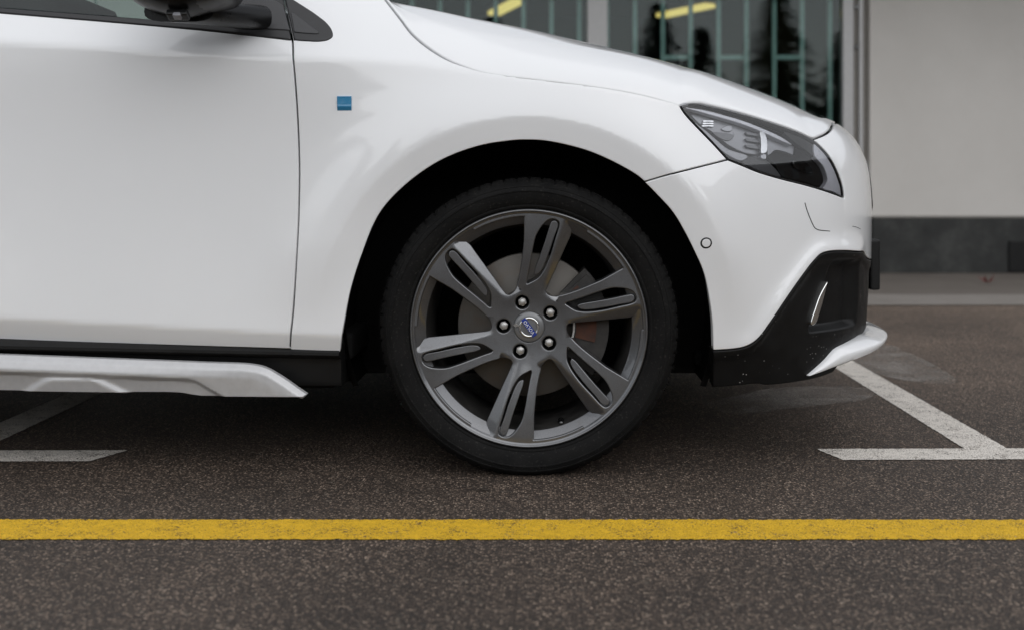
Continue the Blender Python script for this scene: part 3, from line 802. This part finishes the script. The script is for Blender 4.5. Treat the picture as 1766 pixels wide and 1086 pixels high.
for dd in (.004, .02, .04, .054): wall_rings.append([body(s, z, dd) for s, z in P0])
sweep('inner_wall', wall_rings, M['lamp_grey'], lamp, caps=False)
def lp(name, pix, mat, din, grid=.006, lip=.002, depth=.012, closed=True):
    return panel(name, [crv(tr(pix, din), .004, closed) if closed else tr(pix, din)], mat, lamp, lambda s, z: body(s, z, din), grid=grid, lip=lip, depth=depth)
G = {k: plain('lamp_part_%d' % k, (v, v, v * 1.06), r, m, var=.06) for k, v, r, m in ((1, .30, .3, .2), (2, .62, .3, .1), (3, .40, .3, .2), (4, .05, .4, 0), (5, .16, .35, .2), (6, .60, .3, .1))}
lp('front_guide', [(1405, 246), (1420, 254), (1436, 272), (1448, 302), (1453, 336), (1436, 331), (1420, 325), (1427, 312), (1421, 289), (1405, 268)], G[6], .006)
lp('lower_trim', [(1279, 279), (1292, 270), (1308, 273), (1323, 279), (1340, 294), (1347, 305), (1314, 297), (1296, 290)], G[4], .020)
lp('upper_light_guide', [(1181, 186), (1200, 187.5), (1221, 191), (1250, 199), (1280, 208), (1316, 222), (1350, 238), (1366, 250), (1340, 240), (1312, 227), (1275, 213), (1240, 203), (1205, 193)], G[2], .012, grid=.004)
lp('reflector', [(1193, 199), (1230, 206), (1270, 215), (1309, 227), (1311, 264), (1291, 266), (1258, 252), (1232, 231), (1205, 213)], G[1], .030)
lp('lower_light_guide', [(1198, 212), (1218, 226), (1238, 243), (1256, 257), (1290, 270), (1279, 278), (1262, 272), (1243, 259), (1222, 237)], G[3], .016, grid=.004)
lp('reflector_slot', [(1229, 229), (1246, 229), (1266, 234), (1258, 243), (1244, 240)], G[5], .027, grid=.004, lip=.001)
for k, y in enumerate((228, 239, 250)):
    lp('reflector_louvre', [(1286, y), (1297, y + 1), (1309, y + 4), (1309, y + 7), (1297, y + 6), (1288, y + 4)], G[5], .022, grid=.004, lip=.001)
for k in range(3):
    y = 208.5 + 4 * k
    lp('side_marker', [(1212 - k, y), (1222, y - .6), (1231, y), (1231, y + 2.4), (1221, y + 2.2), (1213 - k, y + 2.4)], M['bright'], .024, grid=.003, lip=.0008, depth=.006)
lp('highlight_triangle', [(1244, 223), (1253, 217), (1262, 217), (1262, 226), (1252, 227)], G[3], .026, grid=.004)  # triangular highlight painted as a pale plate
lp('dome_lens_reflection', [(1325, 228), (1345, 236), (1364, 248), (1371, 256), (1370, 267), (1352, 262), (1337, 260), (1325, 269)], G[1], .026, grid=.005)  # grey of the lens reflection painted as a dome-shaped plate
lp('black_bezel', [(1325, 272), (1337, 261.5), (1354, 263), (1370, 268), (1374, 253), (1390, 262), (1404, 274), (1416, 292), (1426, 310), (1417, 322), (1385, 314), (1348, 304), (1336, 284)], M['under'], .018, grid=.005)
lp('chrome_blade', [(1310.5, 227), (1318, 228), (1322.5, 238), (1324, 252), (1322.5, 263), (1313, 265), (1312.5, 250), (1312, 238)], M['bright'], .012, grid=.003, lip=.0015)
lp('blade_foot', [(1313, 268), (1321, 267), (1321, 274), (1313, 273)], G[2], .012, grid=.003, lip=.001)
lp('projector_bezel', [(1367, 277), (1384, 276), (1398, 285), (1402, 297), (1385, 296), (1370, 287)], M['gloss'], .010, grid=.004, lip=.003)
lp('speckled_cover', [(1352, 228), (1378, 236), (1398, 248), (1410, 262), (1417, 276), (1404, 271), (1390, 260), (1373, 248)], M['trim'], .010, grid=.005)

# ---- window trim, mirror sail, corner panel
TRIM_LOW = trc([(-300, -3), (0, 22.5), (341, 51.5), (503, 69.5)])
TRIM_UP = trc([(-300, -13), (0, 13), (200, 28.5), (307, 37), (400, 44)])
bodypanel('belt_trim', cat(TRIM_LOW, [inv(489, 0), inv(483, -35), inv(380, -60), inv(400, 44)], rev(TRIM_UP)), M['trim'], surf=raised(.003), gap=.0004, lip=.003, grid=.012)
CORN = cat(crv(tr([(507, 70), (530, 71.5), (552, 72), (567, 69), (574.5, 63), (574, 54), (566, 41), (545, 24), (508, 0), (470, -24)]), .006), [inv(484, -30), inv(492, 0)])
bodypanel('corner_trim', CORN, M['trim'], surf=raised(.003), lip=.004, grid=.008)
bodypanel('corner_panel', tr([(502, 22), (509, 24), (530, 40), (549, 54), (551, 57.5), (546, 59), (520, 57.5), (508, 56)]), M['sail'], surf=raised(.0055), lip=.002, grid=.006)
bodypanel('mirror_sail', tr([(405, -8), (462, -8), (489, 10), (501, 53), (470, 51), (420, 47)]), M['sail'], surf=raised(.0055), lip=.002, grid=.008)
GL = cat(TRIM_UP, [inv(440, -20), (-.92, 1.20), (-1.25, 1.33), (-1.52, 1.34)], [inv(-300, -13)])
bodypanel('side_window', GL, M['cglass'], surf=lambda s, z: body(s, z, .006), grid=.03, lip=.001, depth=.004)
PIL = cat(crv([inv(440, -22), (-.92, 1.205), (-1.25, 1.335), (-1.52, 1.345)], .02), [(-1.52, 1.40), (-1.25, 1.39), (-.85, 1.24), inv(484, -36)])
bodypanel('window_pillar', PIL, M['paint'], lip=.004, grid=.02)

# ---- door mirror
mir = empty('door_mirror'); mir.parent = car
def superell(c, h, n1, n2, mat, name, parent, fn=None, nu=40, nv=24):
    V = []; F = []
    sg = lambda v, e: math.copysign(abs(v)**e, v)
    for j in range(nv + 1):
        ph = -math.pi / 2 + math.pi * j / nv
        for i in range(nu):
            th = 2 * math.pi * i / nu
            p = Vector((sg(math.cos(ph), n1) * sg(math.cos(th), n2) * h[0], sg(math.cos(ph), n1) * sg(math.sin(th), n2) * h[1], sg(math.sin(ph), n1) * h[2]))
            if fn: p = fn(p)
            V.append(Vector(c) + p)
    for j in range(nv):
        for i in range(nu): F.append((j * nu + i, j * nu + (i + 1) % nu, (j + 1) * nu + (i + 1) % nu, (j + 1) * nu + i))
    o = mesh(name, V, F, mat, parent, smooth=True); return o
def mfn(p):
    p = p.copy(); f = (p.x / .13); p.z += .045 * max(0, f) ** 1.5 * (1 if p.z < 0 else .1) + .030 * max(0, -f) ** 2 * (1 if p.z < 0 else 0)
    p.y *= 1 - .15 * max(0, f); return p
superell((-.705, -.115, 1.080), (.145, .12, .098), .75, .7, M['mshell'], 'mirror_shell', mir, mfn)
superell((-.715, -.112, 1.026), (.115, .095, .040), .8, .6, M['trim'], 'mirror_underside', mir, lambda p: Vector((p.x, p.y, p.z + .02 * (p.x / .115)**2)))
rg_ = []
for f in np.linspace(0, 1, 14):
    y = -.115 + f * .155; xa = -.80 + .14 * f + .02 * math.sin(f * 3); xb = -.655 + .085 * f ** .8; zb = .975 + .004 * f; zt = 1.02 + .015 * f
    n = 20; r_ = []
    for k in range(n):
        a = 2 * math.pi * k / n; cx_, sx_ = math.cos(a), math.sin(a)
        r_.append(((xa + xb) / 2 + (xb - xa) / 2 * math.copysign(abs(cx_)**.6, cx_), y, (zb + zt) / 2 + (zt - zb) / 2 * math.copysign(abs(sx_)**.7, sx_)))
    rg_.append(r_)
sweep('mirror_arm', rg_, M['mshell'], mir)
pl_ = empty('puddle_lamp'); pl_.parent = mir
lc = at(306, 26.5, -.185); ry_ = Matrix.Rotation(R(-28), 3, 'X')
box('lamp_frame', (lc[0] - .022, -.192, lc[2] - .006), (lc[0] + .022, -.168, lc[2] + .008), M['mshell'], pl_, .004, rot=ry_)
box('lamp_window', (lc[0] - .008, -.194, lc[2] - .0068), (lc[0] + .009, -.178, lc[2] + .004), M['lamp_grey'], pl_, .003, rot=ry_)

# ---- sill and silver guard
xs = np.linspace(-3.0, -.4095, 60); xs[-1] = inv(588, 640)[0]
sill = [(.12, .30), (.028, .262 + .012), (.020, .262 + .006), (.020, .262), (.026, .258), (.045, .250), (.050, .235), (.050, .20), (.058, .190), (.16, .185)]
rings = [[(x, y, z + (.0 if i > 7 else .035 * (-x - .41) * .6)) for i, (y, z) in enumerate(sill)] for x in xs]
o = sweep('side_sill', rings, M['plastic2'], car, close=False); side.append(o)
mesh('sill_end', rings[-1], [tuple(range(len(sill)))], M['plastic2'], car)
GT = [at(p, q, 0) for p, q in ((-500, 594), (0, 612), (224, 620.5), (350, 625.5), (430, 629), (456, 635), (486, 652), (516, 673), (529, 681.5))]
GB = [at(p, q, .01) for p, q in ((523, 683.5), (430, 684), (344, 684), (326, 681.5), (310, 678.5), (198, 677.5), (0, 675), (-500, 668))]
gt = np.array(crv([(p[0], p[2]) for p in GT], .01)); gb = np.array(crv([(p[0], p[2]) for p in GB[:3]], .01) + crv([(p[0], p[2]) for p in GB[2:]], .01)[1:])
gbi = gb[np.argsort(gb[:, 0])]
TZ = [at(p, q, -.01) for p, q in ((39, 676), (71, 656), (161, 656), (202, 678))]
def guard(x, z):
    x = np.asarray(x, float); z = np.asarray(z, float); xf = x.ravel(); zf = z.ravel(); dn = np.zeros(len(xf))
    for i in range(0, len(xf), 4000): dn[i:i + 4000] = np.sqrt(np.min((xf[i:i + 4000, None] - gt[None, :, 0])**2 + (zf[i:i + 4000, None] - gt[None, :, 1])**2, 1))
    dn = dn.reshape(x.shape); xe = gt[-1, 0]
    mid = smooth(-x, .50, .95)
    y = .016 - .85 * (dn - softplus(dn - .013, .0012)) - mid * .35 * (softplus(dn - .013, .0012) - softplus(dn - .030, .0012)) + (.12 + .22 * mid) * softplus(dn - .030, .0025)
    sx = TZ[2][0] + .155 + (.245 - z) * 1.6
    y = y + .010 * smooth(sx - x, -.010, .010) * smooth(dn, .034, .046)
    l = TZ[0][0] + (z - TZ[0][2]) * (TZ[1][0] - TZ[0][0]) / (TZ[1][2] - TZ[0][2]); r = TZ[3][0] + (z - TZ[3][2]) * (TZ[2][0] - TZ[3][0]) / (TZ[2][2] - TZ[3][2])
    y = y - .009 * smooth(x - l, -.020, .020) * smooth(r - x, -.020, .020) * smooth(TZ[1][2] + .004 - z, -.008, .008)
    return np.stack([x, y, z], -1)
gt = np.array(resample(np.array(gt), .002)[:-int(np.linalg.norm(gt[-1] - gt[0]) / .002)])
o = panel('sill_guard', [cat([np.array(p) for p in gt], [np.array(p) for p in gb])], M['silver'], car, guard, grid=.005, step=.004, lip=.002, depth=.010); side.append(o)

# ---- wheel housing, underbody, far body
HC = (0, 0, .323)
rings = []
for a in np.linspace(R(-20), R(200), 60):
    rings.append([(r * math.cos(a), y, HC[2] + r * math.sin(a)) for r, y in ((.412, .035 + .05 * max(0, .45 - math.sin(a)) / .6), (.43, .06 + .05 * max(0, .45 - math.sin(a)) / .6), (.43, .34))])
sweep('wheel_housing', rings, M['felt'], car, close=False)
box('housing_wall', (-.46, .335, .19), (.46, .345, .78), M['felt'], car)
box('added_shade_pan', (-3.1, .50, .125), (-.46, 1.26, .174), M['under'], car, .01)  # low pan added to deepen the shadow under the car
box('underbody', (-3.2, .10, .175), (-.44, 1.66, .24), M['under'], car, .01)
box('undertray', (.40, .30, .195), (.66, 1.46, .23), M['under'], car, .01)
box('engine_bay', (-.45, .345, .17), (.62, 1.415, .70), M['under'], car, .01)
box('cabin_floor', (-3.1, .10, .24), (-.40, 1.66, .30), M['under'], car, .01)
box('far_liner', (-3.3, .075, .20), (-.42, .10, .88), M['under'], car, .004)
box('dashboard', (-.95, .14, .62), (-.45, 1.62, .92), M['seat'], car, .05)

# ---- rest of the shell behind the frame
bodypanel('rear_side', [(-1.518, .316), (-3.35, .36), (-3.42, .7), (-3.35, .98), (-1.518, .972)], M['paint'], grid=.04, lip=.003)
def loft(name, secs, mat):
    rings = [[(x, y, z) for y, z in s] for x, s in secs]
    return sweep(name, rings, mat, car, close=False, caps=False)
def half(pts): return pts + [(2 * YC - y, z) for y, z in pts[::-1]]
loft('roof', [(-1.10, half([(.245, 1.385), (.33, 1.41), (.60, 1.43)])), (-1.6, half([(.235, 1.40), (.33, 1.44), (.60, 1.46)])), (-2.6, half([(.255, 1.36), (.34, 1.40), (.60, 1.42)])), (-3.25, half([(.28, 1.22), (.36, 1.25), (.60, 1.27)]))], M['paint'])
loft('windscreen', [(-1.10, half([(.25, 1.384), (.33, 1.409), (.60, 1.429)])), (-.75, half([(.19, 1.235), (.30, 1.26), (.60, 1.275)])), (-.42, half([(.16, 1.09), (.30, 1.11), (.60, 1.118)]))], M['cglass'])
loft('rear_window', [(-3.25, half([(.28, 1.22), (.36, 1.25), (.60, 1.27)])), (-3.42, half([(.12, .97), (.36, .98), (.60, .98)]))], M['gloss'])
loft('tailgate', [(-3.42, half([(.12, .969), (.36, .979), (.60, .979)])), (-3.44, half([(.06, .33), (.36, .30), (.60, .30)]))], M['paint'])
bodypanel('rear_side_window', [(-1.53, .975), (-3.2, .99), (-3.1, 1.15), (-2.6, 1.32), (-1.53, 1.345)], M['cglass'], surf=lambda s, z: body(s, z, .006), grid=.06, lip=.002)
for yy in (.55, 1.21):
    st = empty('front_seat', (0 if yy < 1 else -.62, 0, 0)); st.parent = car
    box('backrest', (-1.34, yy - .25, .50), (-1.165, yy + .25, 1.14), M['seat'], st, .05, smooth=True)
    box('headrest', (-1.37, yy - .13, 1.17), (-1.25, yy + .13, 1.35), M['seat'], st, .04, smooth=True)

# ---- wheel
wh = empty('front_wheel', HC); wh.parent = car
U = .2595 / 823
RO = .2455
def rot2(p, deg):
    a = R(deg); return np.array((p[0] * math.cos(a) - p[1] * math.sin(a), p[0] * math.sin(a) + p[1] * math.cos(a)))
def yface(x, z):
    r = np.hypot(x, z); base = Spline([0, .05, .09, .15, .20, .235, .262], [.034, .033, .028, .019, .0135, .0115, .0110])(r)
    # the broader arm of each pair falls away toward its window as a bevelled facet
    ext = np.zeros_like(r)
    for k in range(6):
        a, b = rot2((308, 700), 60 * k) * U, rot2((128, 270), 60 * k) * U
        d_ = (a - b) / np.linalg.norm(a - b); nrm = np.array((-d_[1], d_[0]))
        t = ((x - b[0]) * d_[0] + (z - b[1]) * d_[1]) / np.linalg.norm(a - b); dist = (x - b[0]) * nrm[0] + (z - b[1]) * nrm[1]
        wd = .010 + .015 * np.clip(t, 0, 1)
        m = smooth(t, -.15, .08) * (t < 1.2) * (dist > -.03) * (dist < .04)
        ext = np.maximum(ext, m * .55 * softplus(wd - dist, .0012))
    return np.stack([x, base + np.minimum(ext, .02) * smooth(r, .255, .243), z], -1)
arc = [rot2((RO, 0), a) for a in np.linspace(126.8, 92.2, 14)]
wtop = [np.array(p) * U for p in ((-32, 600), (-54, 415), (-72, 326), (-92, 268), (-114, 238), (-138, 223), (-158, 226), (-184, 258), (-252, 354), (-334, 468), (-408, 572))]
WIN = arc + crv(wtop, .004)
SLOT = crv([np.array(p) * U for p in ((150, 758), (190, 754), (212, 735), (213, 705), (186, 612), (147, 487), (100, 385), (62, 338), (10, 308), (-14, 298), (-20, 310), (-11, 360), (6, 450), (24, 552), (46, 640), (82, 702), (118, 742))], .003, True)
BAR = crv([np.array(p) * U for p in ((146, 708), (160, 738), (186, 742), (202, 718), (174, 628), (131, 500), (88, 400), (64, 372), (40, 368), (40, 392), (70, 480), (112, 600))], .003, True)
loops = [[rot2((.2525, 0), a) for a in np.linspace(0, 360, 180)[:-1]]]
for k in range(6):
    loops.append([rot2(p, 60 * k) for p in WIN]); loops.append([rot2(p, 60 * k) for p in SLOT])
LUG = [rot2((.0563, 0), a) for a in (105.5, 33.5, -38.5, 249.5, 177.5)]
for c in LUG: loops.append(disc_loop(c, .0168, 32))
loops.append(disc_loop((0, 0), .0345, 48))
panel('rim', loops, M['rim'], wh, yface, grid=.0042, step=.0032, gap=-.0016, lip=.0030, depth=.034)
lathe('rim_barrel', [(.2625, .022), (.2612, .010), (.2597, .0055), (.2578, .0042), (.2560, .0052), (.2545, .0085), (.2530, .0092), (.2518, .0096), (.2500, .0130), (.2478, .0150), (.2285, .0275), (.2272, .0292)], M['rim'], wh, 180)
lathe('rim_well', [(.2271, .0292), (.2262, .0340), (.2240, .0700), (.2180, .1200), (.2180, .2000), (.2400, .2100)], M['caliper'], wh, 120)
lathe('hub_back', [(.0, .066), (.075, .066), (.082, .060), (.082, .052)], M['under'], wh, 48)
for k in range(6):
    panel('spoke_insert', [[rot2(p, 60 * k) for p in BAR]], M['rim'], wh, lambda x, z: yface(x, z) + np.array((0, .0040, 0)), grid=.004, step=.003, gap=-.0006, lip=.0022, depth=.024)
for c in LUG:
    lathe('lug_recess', [(.0175, .034), (.0150, .040), (.0145, .056), (.0, .057)], M['gloss'], wh, 32, (c[0], 0, c[1]))
    bm = bmesh.new(); bmesh.ops.create_cone(bm, cap_ends=True, segments=6, radius1=.0104, radius2=.0098, depth=.016)
    bmesh.ops.rotate(bm, verts=bm.verts, matrix=Matrix.Rotation(R(90), 3, 'X')); bmesh.ops.rotate(bm, verts=bm.verts, matrix=Matrix.Rotation(random.uniform(0, 1), 3, 'Y'))
    bmesh.ops.translate(bm, verts=bm.verts, vec=(c[0], .047, c[1])); o = bm_obj('lug_nut', bm, M['nut'], wh, bevel=.0012)
    lathe('nut_dome', [(.0, .0368), (.004, .0370), (.0068, .0378), (.0078, .0400)], M['nut'], o, 24, (c[0], 0, c[1]))
lathe('centre_cap', [(.0, .0285), (.012, .0286), (.024, .0292), (.031, .0305), (.0335, .0325), (.0341, .0350), (.0341, .046)], M['cap'], wh, 64)
lathe('emblem_ring', [(.0172, .0290), (.0176, .0270), (.0188, .0262), (.0212, .0262), (.0222, .0270), (.0225, .0296)], M['chrome'], wh, 64)
def emb(bm, name, mat, ang, y): 
    bmesh.ops.rotate(bm, verts=bm.verts, matrix=Matrix.Rotation(-R(ang), 3, 'Y')); bmesh.ops.translate(bm, verts=bm.verts, vec=(0, y, 0)); return bm_obj(name, bm, mat, wh)
EA = 125.5
bm = bmesh.new(); bmesh.ops.create_cube(bm, size=1); bmesh.ops.scale(bm, vec=(.0455, .0030, .0112), verts=bm.verts); bmesh.ops.bevel(bm, geom=list(bm.edges), offset=.0006, segments=2, affect='EDGES'); emb(bm, 'emblem_bar', M['blue'], EA, .0262)
bm = bmesh.new(); s_ = [(.0145, .0175), (.0175, .0145), (.0215, .0185), (.0235, .0165), (.0255, .0255), (.0165, .0235), (.0185, .0215)]
vs = [bm.verts.new((x, 0, z)) for x, z in s_]; f = bm.faces.new(vs); g = bmesh.ops.extrude_face_region(bm, geom=[f]); bmesh.ops.translate(bm, vec=(0, .003, 0), verts=[v for v in g['geom'] if isinstance(v, bmesh.types.BMVert)])
emb(bm, 'emblem_arrow', M['chrome'], EA, .0268)
fc = bpy.data.curves.new('emblem_lettering', 'FONT'); fc.body = 'VOLVO'; fc.size = .0105; fc.align_x = 'CENTER'; fc.align_y = 'CENTER'; fc.extrude = .0004; fc.offset = .00018; fc.space_character = 1.12
fo = bpy.data.objects.new('tmp', fc); COL.objects.link(fo); bpy.context.view_layer.update()
me = bpy.data.meshes.new_from_object(fo.evaluated_get(bpy.context.evaluated_depsgraph_get())); bpy.data.objects.remove(fo)
me.transform(Matrix.Translation((0, .0243, 0)) @ Matrix.Rotation(-R(EA), 4, 'Y') @ Matrix.Rotation(R(90), 4, 'X') @ Matrix.Scale(.92, 4, (1, 0, 0))); me.materials.clear()
link('emblem_lettering', me, M['letter'], wh)
# valve
va = R(-71.5); vr = .2235
lathe('valve_stem', [(.0, .030), (.0042, .0305), (.0052, .033), (.0054, .050), (.0075, .052), (.0075, .062)], M['gloss'], wh, 20, (vr * math.cos(va), 0, vr * math.sin(va)))

# tyre: lathe with shoulder blocks, squashed flat where it stands
def tyre_fn(r, y, a, i, j):
    if r > .3165 and .004 < y < .21:
        k = i % 6
        if k in (0,): r -= .0042 * min(1, (r - .3165) / .008)
        elif i % 3 == 1 and r > .324: r -= .0008 + .0006 * math.sin(i * 1.7)
    if .2695 < r < .2790: y -= .0006 * (i % 2)
    return r, y
prof = [(.2555, .022), (.2600, .0165), (.2625, .0085), (.2650, .0060), (.2680, .0050), (.2700, .0058), (.2715, .0046), (.2800, .0012), (.2900, -.0012), (.2980, -.0018), (.2990, -.0030), (.3010, -.0031), (.3020, -.0016),
        (.3090, .0006), (.3098, -.0002), (.3120, .0006), (.3128, .0026), (.3165, .0060), (.3200, .0110), (.3245, .0180), (.3280, .0270), (.3300, .0400), (.3302, .0440), (.3230, .0445), (.3230, .0520), (.3304, .0525), (.3308, .085), (.3235, .0855), (.3235, .094), (.3308, .0945), (.3308, .126), (.3235, .1265), (.3235, .135), (.3304, .1355), (.3302, .168), (.3230, .1685), (.3230, .176), (.3300, .1765), (.3270, .200), (.3150, .216), (.2900, .223), (.2600, .205)]
ty = lathe('tyre', prof, M['rubber'], wh, 432, fn=tyre_fn)
for v in ty.data.vertices:
    if v.co.z < -.3225: v.co.z = -.3225 - (v.co.z + .3225) * -.02
ty.data.set_sharp_from_angle(angle=R(35))
# rubber whiskers left on the shoulder
hv = []; hf = []
for k in range(700):
    a = random.uniform(R(-25), R(215)); r0 = random.uniform(.3245, .3295); y0 = .012 + (r0 - .3245) * 4 ; L = random.uniform(.0015, .0075); da = random.uniform(-.012, .012)
    p = Vector((r0 * math.cos(a), y0, r0 * math.sin(a))); q = Vector(((r0 + L) * math.cos(a + da), y0 - random.uniform(0, .003), (r0 + L) * math.sin(a + da))); t = Vector((-math.sin(a), 0, math.cos(a))) * .0005
    i = len(hv); hv += [p - t, p + t, q, p + Vector((0, .001, 0))]; hf += [(i, i + 1, i + 2), (i + 1, i + 3, i + 2), (i + 3, i, i + 2)]
tag(mesh('tyre_whiskers', hv, hf, M['rubber'], wh), kind='stuff')
# brake
bd = lathe('brake_disc', [(.0, .070), (.080, .070), (.082, .078), (.086, .080), (.159, .080), (.161, .082), (.161, .100), (.08, .102)], M['disc'], wh, 96)
cal = empty('brake_caliper'); cal.parent = wh
def ringseg(name, r0, r1, a0, a1, y0, y1, mat, bev=.005):
    bm = bmesh.new(); n = 12; vs = []
    for i in range(n + 1):
        a = R(a0 + (a1 - a0) * i / n); vs.append([bm.verts.new((r * math.cos(a), y, r * math.sin(a))) for r, y in ((r0, y0), (r1, y0), (r1, y1), (r0, y1))])
    for i in range(n):
        for k in range(4): bm.faces.new((vs[i][k], vs[i][(k + 1) % 4], vs[i + 1][(k + 1) % 4], vs[i + 1][k]))
    bm.faces.new(vs[0]); bm.faces.new(vs[-1]); bmesh.ops.recalc_face_normals(bm, faces=list(bm.faces)); bm_obj(name, bm, mat, cal, smooth=False)
ringseg('caliper_body', .100, .178, -38, 46, .058, .125, M['caliper'])
ringseg('caliper_bridge', .118, .170, 30, 42, .050, .06, M['caliper'])
ringseg('brake_pad', .105, .150, -14, 6, .0545, .059, M['rust'])
ringseg('brake_pad', .108, .140, 33, 40, .0465, .051, M['rust'])
ringseg('caliper_clip', .098, .102, -34, 20, .055, .059, M['nut'])

# ---- copies for the far side and the other wheels
for o in list(side):
    c = o.copy(); COL.objects.link(c); c.parent = car; c.location.y = 2 * YC; c.scale.y = -1
for x, far in ((0, 1), (-2.647, 0), (-2.647, 1)):
    c = copy_tree(wh, car); c.location = (x, 2 * YC if far else 0, HC[2]); c.name = 'front_wheel' if x == 0 else 'rear_wheel'
    if far: c.rotation_euler.z = math.pi

# ================================================================== small things on the ground
bm = bmesh.new(); p_ = at(1697, 495, 4.95)
for k in range(5):
    a = R(18 + 72 * k); a2 = a + R(36)
    c0 = bm.verts.new((0, 0, .012)); v1 = bm.verts.new((.018 * math.cos(a - .5), .018 * math.sin(a - .5), .016)); v2 = bm.verts.new((.055 * math.cos(a), .055 * math.sin(a), .03 + .01 * k)); v3 = bm.verts.new((.018 * math.cos(a + .5), .018 * math.sin(a + .5), .016)); bm.faces.new((c0, v1, v2, v3))
lf = bm_obj('fallen_leaf', bm, M['red']); sm = lf.modifiers.new('t', 'SOLIDIFY'); sm.thickness = .002; lf.location = (p_[0], 4.9, .004)
tag(lf, 'small red fallen leaf lying on the pavement by the wall', 'leaf')
g_ = 2.53 * 0; dq = FP * CZ / (848 - VY); xq = CX + (832 - VX) * dq / FP
tw = tube('twig', [(xq - .014, CY + dq, .004), (xq - .004, CY + dq + .004, .006), (xq + .005, CY + dq - .002, .005), (xq + .016, CY + dq + .003, .004)], [.0015, .003, .0026, .0012], M['twig'], None, 6)
tag(tw, 'tiny dark twig on the asphalt in front of the tyre', 'twig')
